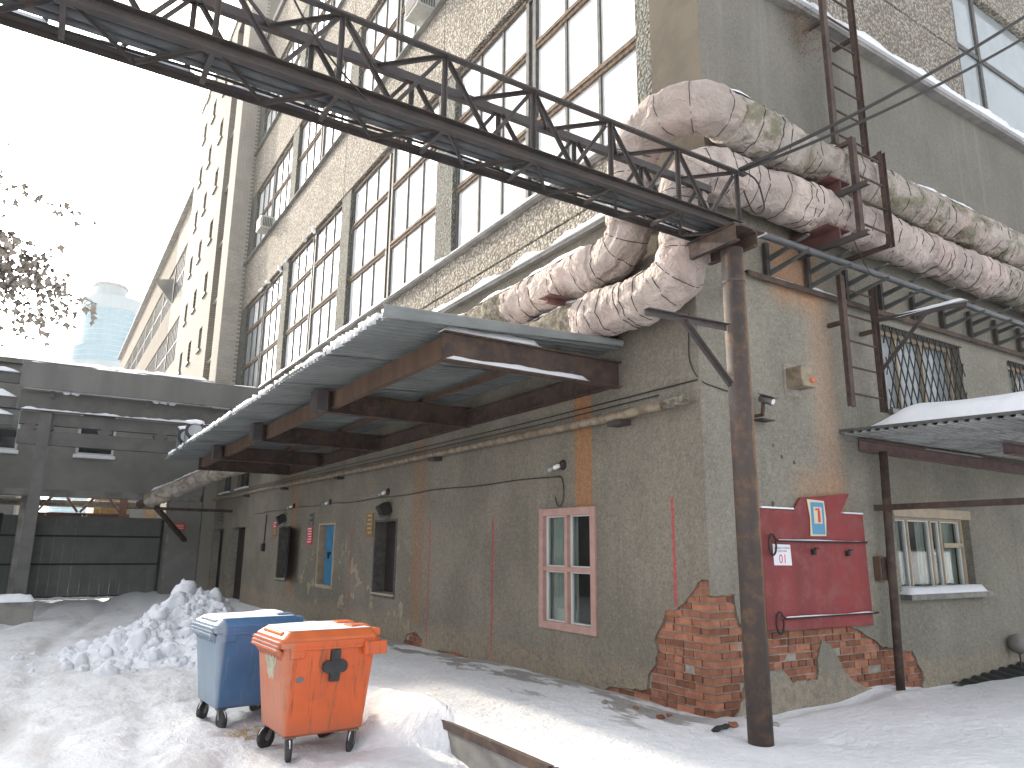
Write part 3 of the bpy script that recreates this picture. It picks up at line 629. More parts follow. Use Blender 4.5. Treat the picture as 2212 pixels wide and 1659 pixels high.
def facade_window(par, fn, u0, u1, z0, z1, rails, ncol=3, setb=.10, pm='pane_white', dbl=True, split=True, greyp=0.0):
    um = (u0 + u1) / 2; c = .05
    zl = [z0 + .07] + list(rails) + [z1 - .12]
    halves = [(u0 + c, um - .15), (um + .15, u1 - c)] if split else [(u0 + c, u1 - c)]
    fm = MB()                                   # outer frame: one closed ring
    fbox(fm, fn, u0, u0 + c, z0, z1, setb, setb + .12); fbox(fm, fn, u1 - c, u1, z0, z1, setb, setb + .12)
    fbox(fm, fn, u0 + c, u1 - c, z0, z0 + .07, setb, setb + .11); fbox(fm, fn, u0 + c, u1 - c, z1 - .12, z1, setb, setb + .11)
    wob = part('window', fm, 'frame_grey', par)
    if split:
        for a, b, d in ((um - .15, um - .06, -.02), (um + .06, um + .15, -.02), (um - .055, um + .055, .03)):
            part('mullion', fbox(MB(), fn, a, b, z0 + .072, z1 - .122, setb + d, setb + .12), 'frame_grey', wob)
    for (a, b) in halves:
        for r in rails:
            rm = MB(); fbox(rm, fn, a + .002, b - .002, r - .08, r + .08, setb - .012, setb + .10); fbox(rm, fn, a + .004, b - .004, r - .015, r + .015, setb - .035, setb + .09)
            part('transom', rm, 'wood_brown', wob)
        part('head_rail', fbox(MB(), fn, a + .002, b - .002, z1 - .10, z1 - .02, setb - .02, setb - .002), 'wood_brown', wob)
        for k in range(1, ncol):
            u = a + (b - a) * k / ncol
            for i in range(len(zl) - 1):
                part('glazing_bar', fbox(MB(), fn, u - .028, u + .028, zl[i] + (.08 if i else 0), zl[i + 1] - (.08 if i < len(zl) - 2 else 0), setb + .005, setb + .085), 'frame_grey', wob)
    for (a, b) in halves:
        for k in range(ncol):
            for i in range(len(zl) - 1):
                ua = a + (b - a) * k / ncol; ub = a + (b - a) * (k + 1) / ncol
                p = MB(); fbox(p, fn, ua + .01, ub - .01, zl[i], zl[i + 1], setb + .04, setb + .05)
                o = part('pane', p, 'pane_grey' if rnd() < greyp * (1.0 if ua > u0 + (u1 - u0) * .5 or greyp < .1 else .25) else pm, wob)
    return wob
for a, b in BAYS:
    for (z0, z1, rl) in FLOORS:
        facade_window(fb, UA, a, b, z0, z1, rl, greyp=.85 if a > 19 and z0 < 12 else .02)
for (z, h) in ((6.905, .05), (13.085, .05), (18.135, .05)):
    part('sill', MB().box(XU - .11, XU + .2, .85, 25.35, z, z + .04), 'concrete', fb)
part('sill_snow', snowcap(XU - .135, XU + .10, .9, 25.2, 6.948, .10, 240, 8, .7, seed=3), 'snow', fb, smooth=True)
part('sill_snow', snowcap(XU - .11, XU + .08, 1, 25.2, 13.127, .03, 150, 5, .9, seed=5), 'snow', fb, smooth=True)
part('roof', MB().box(XU - .12, 16, .0, 25.4, 23.803, 24.1), 'concrete', fb)
part('attic_wall', MB().box(XU + .33, 15.8, .3, 25.4, 21.41, 23.79), 'plaster_far', fb)
# icicles and frost clumps under a few window heads of the second bay
for (y, z) in ((18.6, 11.02), (19.4, 10.98), (21.0, 11.0), (22.0, 11.0), (15.6, 11.0), (16.5, 11.02)):
    o = inst('frost_clump', random.choice(LM), fb, (XU - .03, y, z), (ru(0, 3), ru(0, 3), 0), (.05, .13, .07))
# ---- short facade above the ledge
part('end_ledge', MB().box(XU - .02, 16, -.14, .42, 8.803, 8.88), 'concrete', fb)
part('end_ledge_snow', snowcap(XU, 16, -.19, .30, 8.882, .24, 200, 11, .5, along='x', seed=8), 'snow', fb, smooth=True)
UB = FB(.30)
for i, (x0, x1) in enumerate(((XU + .02, 3.9), (3.93, 7.55))):
    for (z0, z1) in ((8.9, 10.62), (10.65, 13.6), (13.63, 17), (17.03, 23.8)):
        part('panel', fbox(MB(), UB, x0, x1, z0, z1, 0, .3), 'pebble', fb, bevel=.012)
part('panel', fbox(MB(), UB, 7.58, 16, 8.9, 9.30, 0, .3), 'pebble', fb, bevel=.012)
part('panel', fbox(MB(), UB, 7.58, 16, 12.3, 23.8, 0, .3), 'pebble', fb, bevel=.012)
part('panel_joint', fbox(MB(), UB, XU + .03, 7.6, 8.85, 23.7, .05, .29), 'mortar_pale', fb)
wm = MB(); fbox(wm, UB, 7.6, 7.72, 9.32, 12.28, .06, .2); fbox(wm, UB, 7.74, 15.9, 10.9, 11.0, .1, .2)
for x in (8.6, 11.4, 14.2): fbox(wm, UB, x - .05, x + .05, 9.32, 12.28, .09, .2)
we = part('window', wm, 'frame_grey', fb)
for a, b in ((7.74, 8.54), (8.66, 11.34), (11.46, 14.14), (14.26, 15.9)):
    for z0, z1 in ((9.33, 10.9), (11.0, 12.28)): part('pane', fbox(MB(), UB, a, b, z0, z1, .13, .14), 'pane_grey', we)
# ---- ground floor openings, long facade
def casement(par, fn, u0, u1, z0, z1, us, zs, fw, d0, d1, fm, pm, inner=None):
    m = MB()
    fbox(m, fn, u0, u0 + fw, z0, z1, d0, d1); fbox(m, fn, u1 - fw, u1, z0, z1, d0, d1)
    fbox(m, fn, u0 + fw, u1 - fw, z0, z0 + fw, d0 + .001, d1); fbox(m, fn, u0 + fw, u1 - fw, z1 - fw, z1, d0 + .001, d1)
    for u in us: fbox(m, fn, u - fw * .32, u + fw * .32, z0 + fw, z1 - fw, d0 + .006, d1)
    for z in zs: fbox(m, fn, u0 + fw, u1 - fw, z - fw * .3, z + fw * .3, d0 + .01, d1 - .002)
    wo = part('window', m, fm, par, bevel=.006)
    ul = [u0 + fw] + list(us) + [u1 - fw]; zl = [z0 + fw] + list(zs) + [z1 - fw]
    for i in range(len(ul) - 1):
        for j in range(len(zl) - 1):
            g = fw * .3
            a, b = ul[i] + (g if i else 0), ul[i + 1] - (g if i < len(ul) - 2 else 0); c, d = zl[j] + (g if j else 0), zl[j + 1] - (g if j < len(zl) - 2 else 0)
            if inner:
                t = .028; im = MB(); e0, e1 = d1 - .02, d1 + .03
                fbox(im, fn, a, a + t * .6, c, d, e0, e1); fbox(im, fn, b - t, b, c, d, e0, e1); fbox(im, fn, a + t * .6, b - t, c, c + t * .6, e0, e1); fbox(im, fn, a + t * .6, b - t, d - t * .6, d, e0, e1)
                part('sash', im, inner, wo)
            part('pane', fbox(MB(), fn, a, b, c, d, d1 + .002, d1 + .006), pm, wo)
    return wo
pw = casement(fb, A0, 1.78, 2.98, .545, 2.075, (2.38,), (1.30,), .095, -.035, .05, 'pink_frame', 'glass_thin', 'white_frame')
def drape(fn, u0, u1, z0, z1, d, n=40, amp=.012): return MB().grid(n, 2, lambda u, v: fn(u0 + (u1 - u0) * u, z0 + (z1 - z0) * v, d + amp * math.sin(u * n * .55)))
part('curtain', drape(A0, 2.50, 2.90, .62, 2.0, .12), 'curtain', pw, smooth=True)
part('curtain', drape(A0, 2.30, 2.40, .62, 2.0, .12, 12), 'curtain', pw, smooth=True)
part('window_board', fbox(MB(), A0, 2.30, 2.72, .62, .80, .09, .10), 'white_frame', pw)
part('inner_sill', fbox(MB(), A0, 1.86, 2.9, .585, .615, .06, .40), 'white_frame', pw)
part('room', fbox(MB(), A0, 1.5, 3.2, .3, 2.3, .46, .48), 'dark_room', pw)
for i, (a, b) in enumerate(HATCH):
    fm = MB(); t = .05
    fbox(fm, A0, a - .01, a + t, .60, 2.08, -.012, .30); fbox(fm, A0, b - t, b + .01, .60, 2.08, -.012, .30)
    fbox(fm, A0, a + t, b - t, 2.04, 2.08, -.011, .30); fbox(fm, A0, a + t, b - t, .60, .655, -.03, .30)
    ho = part('hatch_frame', fm, ('frame_grey', 'cream', 'frame_grey')[i], fb, label=('dark metal hatch frame', 'pale frame of the hatch with the blue door', 'dark hatch frame with a black shutter')[i])
    part('sill', fbox(MB(), A0, a + .0, b, .645, .675, -.035, .28), 'cream', ho)
    if i == 1:
        part('door', fbox(MB(), A0, a + .055, b - .50, .68, 2.02, .02, .05), 'door_blue', ho); part('door', fbox(MB(), A0, b - .48, b - .06, .68, 2.02, .24, .27), 'door_dark', ho)
        part('handle', fbox(MB(), A0, a + .25, a + .42, 1.36, 1.42, -.02, .019).box(-.01, .018, a + .36, a + .42, 1.27, 1.36), 'wire_dark', ho)
    else: part('door', fbox(MB(), A0, a + .06, b - .06, .68, 2.03, .24, .28), 'door_brown' if i == 0 else 'door_dark', ho)
part('shutter', MB().bar((-.02, 15.0, 1.36), (-.30, 13.95, 1.36), .04, 1.36), 'door_dark', fb, label='black steel shutter swung open beside the hatch')
for (a, b, m_) in ((20.1, 22.1, 'door_brown'), (23.5, 25.2, 'door_dark')):
    d = part('door', fbox(MB(), A0, a + .05, b - .05, -.45, 2.10, .22, .27), m_, fb)
    part('handle', fbox(MB(), A0, a + .2, a + .24, .8, 1.0, .17, .22), 'galv', d)
for (a, b) in ((20.2, 21.9), (23.0, 24.6)):
    w_ = part('window', fbox(fbox(MB(), A0, a, b, 3.47, 3.53, .06, .15), A0, (a + b) / 2 - .04, (a + b) / 2 + .04, 3.53, 4.3, .06, .15), 'frame_grey', fb)
    part('pane', fbox(MB(), A0, a, b, 3.53, 4.3, .11, .12), 'pane_dark', w_)
    part('sill_snow', fbox(MB(), A0, a - .03, b + .03, 3.42, 3.47, -.1, .05), 'snow', w_)
# ---- ground floor openings, short facade
bw = casement(fb, B0, 3.40, 5.22, 1.05, 2.02, (3.86, 4.42, 4.66), (), .05, .10, .15, 'cream', 'glass_thin', 'white_frame')
part('head_board', fbox(MB(), B0, 3.36, 5.24, 2.0, 2.12, -.02, .14), 'cream', bw)
part('vent_bar', fbox(MB(), B0, 4.68, 5.17, 1.62, 1.68, .09, .15), 'cream', bw)
part('curtain', drape(B0, 3.62, 3.84, 1.08, 1.99, .22, 24), 'curtain', bw, smooth=True); part('curtain', drape(B0, 4.22, 4.42, 1.08, 1.99, .22, 24), 'curtain', bw, smooth=True); part('curtain', drape(B0, 4.86, 5.16, 1.08, 1.99, .22, 30), 'curtain', bw, smooth=True); part('inner_sash', fbox(fbox(MB(), B0, 4.44, 4.62, 1.08, 1.13, .18, .2), B0, 4.44, 4.62, 1.52, 1.60, .18, .2), 'white_frame', bw)
part('sill', fbox(MB(), B0, 3.36, 5.36, .98, 1.045, -.14, .1), 'galv', bw); part('sill_snow', snowcap(3.34, 5.3, -.13, .1, 1.047, .10, 30, 7, .3, along='x'), 'snow', bw, smooth=True)
for (a, b) in ((3.52, 5.56), (7.0, 9.0)):
    gw = casement(fb, B0, a, b, 3.40, 4.56, (a + .6, a + 1.25), (), .06, .14, .20, 'cream', 'pane_grey')
    part('sill', fbox(MB(), B0, a - .04, b + .04, 3.33, 3.395, -.08, .14), 'galv', gw)
    n = 13
    for k in range(-4, n + 1):
        for s in (-1, 1):
            u0 = a + (b - a) * k / n; u1 = u0 + s * .40; z0, z1 = 3.42, 4.54
            if s < 0: u0 += .40; u1 += .40
            ua, ub = u0, u1
            def zc(u): return z0 + (z1 - z0) * (u - u0) / (u1 - u0)
            ua = min(max(ua, a), b); ub = min(max(ub, a), b)
            if abs(ua - ub) < .03: continue
            part('grille_bar', MB().bar((ua, -.03 + s * .004, zc(ua)), (ub, -.03 + s * .004, zc(ub)), .012, .012), 'wire_dark', gw)
    part('grille_frame', MB().bar((a, -.03, 3.41), (b, -.03, 3.41), .016, .016).bar((a, -.03, 4.55), (b, -.03, 4.55), .016, .016), 'wire_dark', gw)

# plaster rubble and brick bits fallen at the broken corner
for i in range(8):
    x, y = (ru(-.55, -.05), ru(-.3, 1.6)) if i % 2 else (ru(-.2, .7), ru(-.5, -.08))
    r = ru(.02, .05); m = lump(1, i * 2.3, 8); z = gz(x, y); m.v = [(x + v[0] * r, y + v[1] * r * 1.2, z + r * .35 + v[2] * r * .7) for v in m.v]
    solo('rubble_piece', m, 'brick_red' if i % 3 else 'mortar', 'small lump of fallen %s on snow below the %s' % ('brick' if i % 3 else 'plaster', 'broken long wall corner' if i % 2 else 'broken end wall'), 'rubble', 'rubble at the broken corner')
# ================================================================ BRICK STAIR TOWER
TX, TY0, TY1, TZ = -.48, 25.42, 38.4, 27.0
tw = thing('stair_tower', 'tall pale brick stair tower with narrow slit windows beside the window bands', 'tower', (TX, TY0, -.7))
TWIN = []
for r in range(7):
    z = 10.38 + r * 2.74
    for y in (30.0, 32.95, 35.6): TWIN.append((y + (.0 if r < 2 else .05 * r), y + .8 + (.0 if r < 2 else .05 * r), z, z + 1.12))
SL = (26.9, 28.5)
hol = [(rect(a, b, c, d), .35) for a, b, c, d in TWIN] + [(rect(SL[0], SL[1], 3.5, 26.2), .45)]
TA = FA(TX)
fw_ = part('front_wall', sheet(MB(), rect(TY0, TY1, -.7, TZ), hol, TA), None, tw)
def brickpat(nt, P, c, bh, b):
    sep = nd(nt, 'ShaderNodeSeparateXYZ'); nt.links.new(P, sep.inputs[0]); cb = nd(nt, 'ShaderNodeCombineXYZ')
    nt.links.new(sep.outputs['Y'], cb.inputs[0]); nt.links.new(sep.outputs['Z'], cb.inputs[1])
    br = nd(nt, 'ShaderNodeTexBrick'); nt.links.new(cb.outputs[0], br.inputs['Vector']); br.inputs['Scale'].default_value = 1
    br.inputs['Brick Width'].default_value = .27; br.inputs['Row Height'].default_value = .10; br.inputs['Mortar Size'].default_value = .012
    br.inputs['Color1'].default_value = (.26, .237, .20, 1); br.inputs['Color2'].default_value = (.225, .205, .17, 1); br.inputs['Mortar'].default_value = (.115, .105, .09, 1)
    inv = mth(nt, 'SUBTRACT', 1.0, br.outputs['Fac'])
    return br.outputs['Color'], inv
mat('brick_front', (.5, .45, .37), rough=.9, bump=.8, bs=10, bd=.02, extra=brickpat)
fw_.data.materials.append(MATS['brick_front'])
part('core', MB().box(TX + .46, 8, TY0 + .2, TY1, -.7, TZ - .02), 'brick_pale', tw)
for a, b, c, d in TWIN:
    part('window', fbox(fbox(MB(), TA, a, b, c, d, .30, .34), TA, (a + b) / 2 - .03, (a + b) / 2 + .03, c, d, .27, .3), 'pane_grey', tw)
    part('sill', fbox(MB(), TA, a - .08, b + .08, c - .08, c - .004, -.09, .28), 'galv', tw)
for k in range(8):
    z = 4 + k * 2.74
    part('window', fbox(MB(), TA, SL[0], SL[1], z, z + 1.6, .40, .43), 'pane_white', tw); part('sill', fbox(MB(), TA, SL[0], SL[1], z - .1, z - .01, .12, .44), 'concrete', tw)
# side face towards the yard, laid brick by brick: the nearest courses are single bricks
part('side_wall', MB().box(TX + .012, 2.5, TY0 + .02, TY0 + .19, -.7, TZ - .01), 'mortar_pale', tw)
PB = mesh('brick', MB().box(-.125, .125, -.01, .03, -.038, .038), 'brick_pale')
rest = MB(); cnt = 0
for k in range(int((TZ - 5) / .092)):
    z = 5.0 + k * .092 + .05; x = TX + .13 - (.13 if k % 2 else 0); first = True
    while x < XU + .02:
        L = .25; x0 = max(x - .125, TX); x1 = min(x + .125, XU + .06)
        if x1 - x0 > .04:
            if cnt < 300 and z < 15:
                inst('brick', PB, tw, ((x0 + x1) / 2, TY0, z), None, ((x1 - x0) / .25, 1, 1)); cnt += 1
            else: rest.box(x0, x1, TY0 - .01 + ru(-.002, .002), TY0 + .03, z - .038, z + .038)
        x += .262
part('brickwork', rest, 'brick_pale', tw, kind='stuff')
part('parapet', MB().box(TX - .05, 8, TY0 - .03, TY1 + .05, TZ + .003, TZ + .25), 'concrete', tw)
# ================================================================ FAR WING
fwg = thing('far_wing', 'long pale concrete wing with ribbon windows running on behind the brick tower', 'building', (XU, 38.45, -.7))
part('wall', MB().box(XU + .3, 14, 38.45, 96, -.7, 23.6), 'plaster_far', fwg)
for z0, z1 in ((5.8, 6.9), (11.06, 13.1), (16.1, 18.15), (21.2, 23.9)):
    for k in range(10): part('panel', MB().box(XU, XU + .29, 38.46 + k * 5.75, 38.46 + (k + 1) * 5.75 - .02, z0, z1), 'pebble' if k < 2 else 'plaster_tan', fwg)
def fw_window(z0, z1):
    m = MB(); p = MB(); n = 7
    for k in range(n + 1): m.box(XU + .08, XU + .2, k * 5.3 / n - .04, k * 5.3 / n + .04, z0, z1)
    for z in (z0 + .04, (z0 + z1) / 2, z1 - .04): m.box(XU + .085, XU + .19, .04, 5.26, z - .05, z + .05)
    p.box(XU + .13, XU + .14, 0, 5.3, z0, z1)
    return mesh('window', m, 'frame_grey'), mesh('pane', p, 'pane_white')
for z0, z1 in ((6.95, 11.0), (13.15, 16.05), (18.2, 21.15)):
    a, b = fw_window(z0, z1)
    for k in range(10):
        wo = inst('window', a, fwg, (0, 38.9 + k * 5.75, 0)); inst('pane', b, wo, (0, 38.9 + k * 5.75, 0))
        if z0 > 7: part('pier', MB().box(XU + .05, XU + .28, 38.46 + k * 5.75, 38.88 + k * 5.75, z0 - .05, z1 + .05), 'plaster_far', fwg)
part('cornice', MB().box(XU - .35, 14, 38.45, 96, 23.903, 24.15), 'concrete', fwg)
part('sign_bracket', MB().add([(XU, 50, 18.4), (XU, 50, 20.2), (XU - 1.3, 49.9, 19.9), (XU, 50.3, 18.4), (XU, 50.3, 20.2)], [(0, 1, 2), (3, 2, 4), (0, 2, 3), (1, 4, 2)]), 'plaster_far', fwg)
# ================================================================ GLASS HIGH-RISE FAR AWAY
hx, hy = 22.0, 600.0
gt = thing('glass_high_rise', 'distant round glass high-rise with a small top storey, pale in the haze', 'high-rise', (hx, hy, -.5))
def ell(rx, ry, z0, z1, n=40, cx=0):
    m = MB(); vs = []
    for z in (z0, z1):
        for k in range(n): a = 2 * math.pi * k / n; vs.append((hx + cx + rx * math.cos(a), hy + ry * math.sin(a), z))
    return m.add(vs, [(k, (k + 1) % n, n + (k + 1) % n, n + k) for k in range(n)] + [tuple(range(n - 1, -1, -1)), tuple(range(n, 2 * n))])
zb = 0
for k in range(44):
    z = -.5 + k * 3.9
    if z > 168: break
    part('storey', ell(25 if z < 138 else 21, 22, z + .5, z + 3.9), 'tower_glass' if k not in (31, 32) else 'tower_band', gt)
    part('floor_band', ell(25.15 if z < 138 else 21.15, 22.15, z, z + .5), 'tower_band', gt)
part('crown', ell(21.4, 22.4, 168.2, 178), 'tower_band', gt); part('top_storey', ell(11, 13, 178, 188, 30, -4), 'tower_band', gt); part('top_roof', ell(12, 14, 188, 190, 30, -4), 'galv', gt)
# pale block just behind the far wing
solo('pale_block', MB().box(2.2, 12, 125, 140, -.5, 22.3).box(2.6, 12, 124.7, 125, 10, 18), 'far_white', 'small pale block past the end of the long wing', 'building')
# ================================================================ GALLERY over the gateway
ga = thing('gallery_building', 'grey plastered gallery building bridging the gateway, with square windows and snowy sills', 'building', (-8, 25.6, 3.4))
GY = 25.6; GB = FB(GY)
GW = [(-4.98, -3.74, 4.72, 6.2), (-8.35, -6.75, 4.72, 6.2)]
part('wall', sheet(MB(), rect(-9.99, -.5, 3.42, 7.78), [(rect(a, b, c, d), .2) for a, b, c, d in GW], GB), 'plaster_far', ga)
part('core', MB().box(-9.99, -.52, GY + .22, GY + 4, 3.43, 7.77), 'plaster_far', ga)
part('underbeam', MB().box(-9.99, -.55, GY - .06, GY + .5, 3.18, 3.415), 'concrete', ga)
for a, b, c, d in GW:
    w_ = part('window', fbox(fbox(fbox(MB(), GB, a, a + .1, c, d, .08, .2), GB, b - .08, b, c, d, .08, .2), GB, a + .1, b - .08, c, c + .08, .08, .2), 'white_frame', ga)
    part('pane', fbox(MB(), GB, a + .1, b - .08, c + .08, d, .15, .16), 'pane_dark', w_)
    part('sill_snow', fbox(MB(), GB, a - .06, b + .06, c - .13, c - .002, -.14, .07), 'snow', w_, bevel=.02)
part('roof', MB().box(-9.78, -.51, GY - .2, GY + 4.2, 7.79, 7.95), 'concrete', ga); part('roof_snow', snowcap(-9.7, -.52, GY - .22, GY + 4, 7.955, .28, 60, 9, .4, along='x', seed=2), 'snow', ga, smooth=True)
# pier carrying the gallery, beside the gate
pr = thing('gateway_pier', 'grey plastered pier under the gallery with a red sign', 'pier', (-.9, 25.5, -.7))
part('wall', MB().box(-1.62, -.02, 25.55, 26.6, -.7, 3.17), 'plaster_far', pr); part('corner_guard', MB().box(-1.66, -1.56, 25.53, 25.6, -.65, 2.5), 'concrete', pr)
sg = thing('red_sign', 'small red wall sign on the gateway pier', 'sign', (-1.25, 25.53, 2.1))
part('board', MB().box(-1.50, -1.02, 25.52, 25.545, 2.08, 2.34), 'sign_red', sg)
for z in (2.25, 2.19, 2.13): part('lettering', MB().box(-1.46 + .03 * rnd(), -1.07, 25.515, 25.519, z, z + .025), 'sign_cream', sg)
# ================================================================ GATE
gg = thing('steel_gate', 'dark green corrugated steel gate with two rails under the gallery', 'gate', (-4, 27.2, -.5))
GTY = 27.3
for k in range(16):
    x = -6.9 + k * .335
    m = MB()
    for j in range(3): m.box(x + j * .111, x + j * .111 + .07, GTY - .03, GTY, -.38, 2.55); m.box(x + j * .111 + .07, x + j * .111 + .111, GTY - .012, GTY, -.38, 2.55)
    part('sheet', m, 'gate_green', gg)
for z in (.75, 1.78): part('rail', MB().box(-6.9, -1.55, GTY - .07, GTY - .03, z, z + .07), 'gate_dark', gg)
part('bottom_rail', MB().box(-6.9, -1.55, GTY - .06, GTY + .02, -.48, -.36), 'gate_dark', gg)
part('post', MB().box(-1.64, -1.5, GTY - .08, GTY + .08, -.5, 2.6), 'gate_dark', gg); part('post', MB().box(-7.02, -6.9, GTY - .08, GTY + .08, -.5, 2.6), 'gate_dark', gg)
part('rail_snow', snowcap(-6.8, -2.6, GTY - .15, GTY - .06, -.46, .08, 40, 5, .8, along='x'), 'snow', gg, smooth=True)
# kiosk left of the gate, half hidden by the column
kk = thing('red_kiosk', 'low dark red shed with a pale sign board beside the gate', 'shed', (-7.6, 26.6, -.5))
for k in range(14): part('cladding', MB().box(-9.2 + k * .16, -9.2 + k * .16 + .15, 26.9, 26.95, -.5, 1.25), 'kiosk_red', kk)
part('wall', MB().box(-9.2, -6.98, 26.951, 27.25, -.5, 2.05), 'kiosk_red', kk); part('sign_board', MB().box(-9.1, -6.99, 26.88, 26.94, 1.32, 1.92), 'sign_cream', kk); part('roof', MB().box(-9.3, -6.95, 26.75, 27.35, 2.055, 2.14), 'kiosk_red', kk)
# things seen over the gate
hb = thing('white_house', 'sunlit white house with white framed windows seen past the gate', 'house', (-9, 36, -.5))
HB = FB(36.0); HW = [(-8.1, -6.75, 2.3, 3.75), (-8.0, -6.75, 4.5, 5.7), (-9.7, -8.6, 2.3, 3.75), (-9.7, -8.6, 4.5, 5.7)]
part('wall', sheet(MB(), rect(-9.9, -6.3, -.5, 7), [(rect(a, b, c, d), .15) for a, b, c, d in HW], HB), 'far_white', hb); part('core', MB().box(-9.9, -6.31, 36.16, 42, -.5, 6.9), 'far_white', hb)
for a, b, c, d in HW:
    w_ = part('window', fbox(fbox(fbox(fbox(MB(), HB, a, a + .09, c, d, .02, .12), HB, b - .09, b, c, d, .02, .12), HB, a + .09, b - .09, c, c + .09, .02, .12), HB, a + .09, b - .09, d - .09, d, .02, .12), 'white_frame', hb)
    part('pane', fbox(MB(), HB, a + .09, b - .09, c + .09, d - .09, .08, .09), 'pane_grey', w_)
part('roof', MB().box(-10.1, -6.1, 35.7, 42.4, 7.003, 7.25), 'galv', hb)
tr_ = thing('red_pipe_bridge', 'rusty red steel lattice bridge crossing behind the gate', 'pipe bridge', (-5, 33, -.5))
RY = 33.0
for x in (-6.0, -2.6): part('column', MB().ibeam((x, RY, -.5), (x, RY, 5.2), .3, .3, .03, (0, 1, 0)), 'far_red_steel', tr_)
for z in (2.75, 5.1): part('chord', MB().ibeam((-6.2, RY, z), (-2.3, RY, z), .24, .2, .03), 'far_red_steel', tr_)
for (a, b) in (((-5.9, 2.9), (-4.4, 5.0)), ((-4.4, 2.9), (-5.9, 5.0)), ((-4.3, 2.9), (-2.7, 5.0)), ((-2.7, 2.9), (-4.3, 5.0)), ((-5.2, 1.2), (-4.0, 2.7)), ((-4.4, 1.2), (-5.6, 2.7)), ((-3, 1.2), (-4.2, 2.7))):
    part('brace', MB().bar((a[0], RY - .1, a[1]), (b[0], RY - .1, b[1]), .08, .1), 'far_red_steel', tr_); part('brace_snow', MB().bar((a[0], RY - .1, a[1] + .07), (b[0], RY - .1, b[1] + .07), .06, .03), 'snow', tr_)
for z, r in ((3.3, .16), (3.85, .12)): part('pipe', MB().tube([(-8, RY + .6, z), (-1, RY + .6, z)], r, 10), 'galv', tr_, smooth=True)
oc = thing('ochre_house', 'ochre building with yellow gas pipes glimpsed above the gate', 'building', (-2, 40, -.5))
part('wall', MB().box(-3.4, .2, 40, 48, -.5, 4.4), 'far_ochre', oc)
for x in (-3.1, -2.6, -2.2): part('gas_pipe', MB().tube([(x, 39.8, -.5), (x, 39.8, 5.5)], .05, 8), 'gas_yellow', oc)
part('gas_pipe', MB().tube([(-3.4, 39.75, 3.4), (-1.8, 39.75, 3.4)], .05, 8), 'gas_yellow', oc); part('window', MB().box(-1.7, -1.0, 39.96, 40, 2.6, 4), 'pane_grey', oc)
hs_ = thing('low_white_shed', 'low pale industrial shed behind the red lattice bridge', 'shed', (-6, 46, -.5))
part('wall', MB().box(-9.5, -3.5, 46, 54, -.5, 3.0), 'far_white', hs_); part('roof_snow', MB().box(-9.8, -3.4, 45.8, 54.3, 3.003, 3.3), 'snow', hs_)
for k in range(4): part('window', MB().box(-8.2 + k * 1.1, -7.4 + k * 1.1, 45.95, 46, 1.9, 2.6), 'pane_grey', hs_)
# ================================================================ STEEL SHED ROOF across the yard (y about 19.3)
sr = thing('yard_shelter', 'dark steel shelter roof frame on a column with snow along its beams', 'shelter', (-5.8, 19.3, -.5))
SY = 19.3
cm = MB().ibeam((-5.98, SY, -.02), (-5.98, SY, 5.35), .34, .30, .03, (0, 1, 0))
part('column', cm, 'shelter_steel', sr)
part('column', MB().ibeam((-14.5, SY, -.02), (-14.5, SY, 5.35), .34, .30, .03, (0, 1, 0)), 'shelter_steel', sr)
for cx in (-6.0, -14.5):
    part('plinth', MB().box(cx - .55, cx + .4, SY - .65, SY + .5, -.7, 0.02), 'concrete', sr, bevel=.02); part('plinth_snow', snowcap(cx - .56, cx + .41, SY - .66, SY - .18, .022, .22, 16, 8, .3, along='x'), 'snow', sr, smooth=True)
part('fascia', MB().box(-6.70, .0, SY - .55, SY - .47, 5.80, 6.52), 'fascia_grey', sr)
for k in range(44): pass
part('roof_sheet', MB().add([(-6.7, SY - .54, 6.53), (-.02, SY - .54, 6.53), (-.02, SY + 3.0, 6.68), (-6.7, SY + 3.0, 6.68), (-6.7, SY - .54, 6.49), (-.02, SY - .54, 6.49), (-.02, SY + 3.0, 6.64), (-6.7, SY + 3.0, 6.64)], [(0, 1, 2, 3), (7, 6, 5, 4), (0, 4, 5, 1), (1, 5, 6, 2), (2, 6, 7, 3), (3, 7, 4, 0)]), 'sheet_under', sr)
part('roof_snow', snowcap(-6.72, -.02, SY - .56, SY + 2.9, 6.54, .13, 60, 9, .5, along='x', seed=4), 'snow', sr, smooth=True)
part('beam', MB().channel((-6.66, SY - .2, 5.50), (-.02, SY - .2, 5.50), .56, .12, .02, side=-1), 'shelter_steel', sr)
part('beam_snow', snowcap(-6.6, -.1, SY - .3, SY - .15, 5.235, .09, 120, 5, .9, along='x', seed=6), 'snow', sr, smooth=True)
part('beam_snow', snowcap(-6.6, -.1, SY - .52, SY - .44, 5.785, .05, 120, 5, .9, along='x', seed=7), 'snow', sr, smooth=True)
part('lattice_top', MB().bar((-6.6, SY, 5.02), (-.02, SY, 5.02), .2, .36), 'shelter_steel', sr)
part('lattice_bottom', MB().bar((-6.6, SY, 4.48), (-.02, SY, 4.48), .2, .40), 'shelter_steel', sr)
for x in (-6.4, -5.98, -4.5, -3.0, -1.6, -.3):
    part('web', MB().bar((x + .10, SY, 4.66), (x, SY, 4.86), .18, .34, (1, 0, 0)), 'shelter_steel', sr)
for z, h in ((6.1, .3), (5.4, .3), (4.9, .28)):
    part('side_beam', MB().channel((-16, SY - .1, z), (-6.72, SY - .1, z), h, .14, .02, side=-1), 'shelter_steel', sr)
    part('side_beam_snow', snowcap(-15.9, -6.73, SY - .26, SY - .04, z + h / 2 + .002, .20, 50, 7, .5, along='x', seed=z), 'snow', sr, smooth=True)
for x in (-5.9, -3.4, -1.0): part('stub', MB().bar((x, SY - .3, 5.6), (x, SY - .3, 6.5), .12, .1), 'shelter_steel', sr)
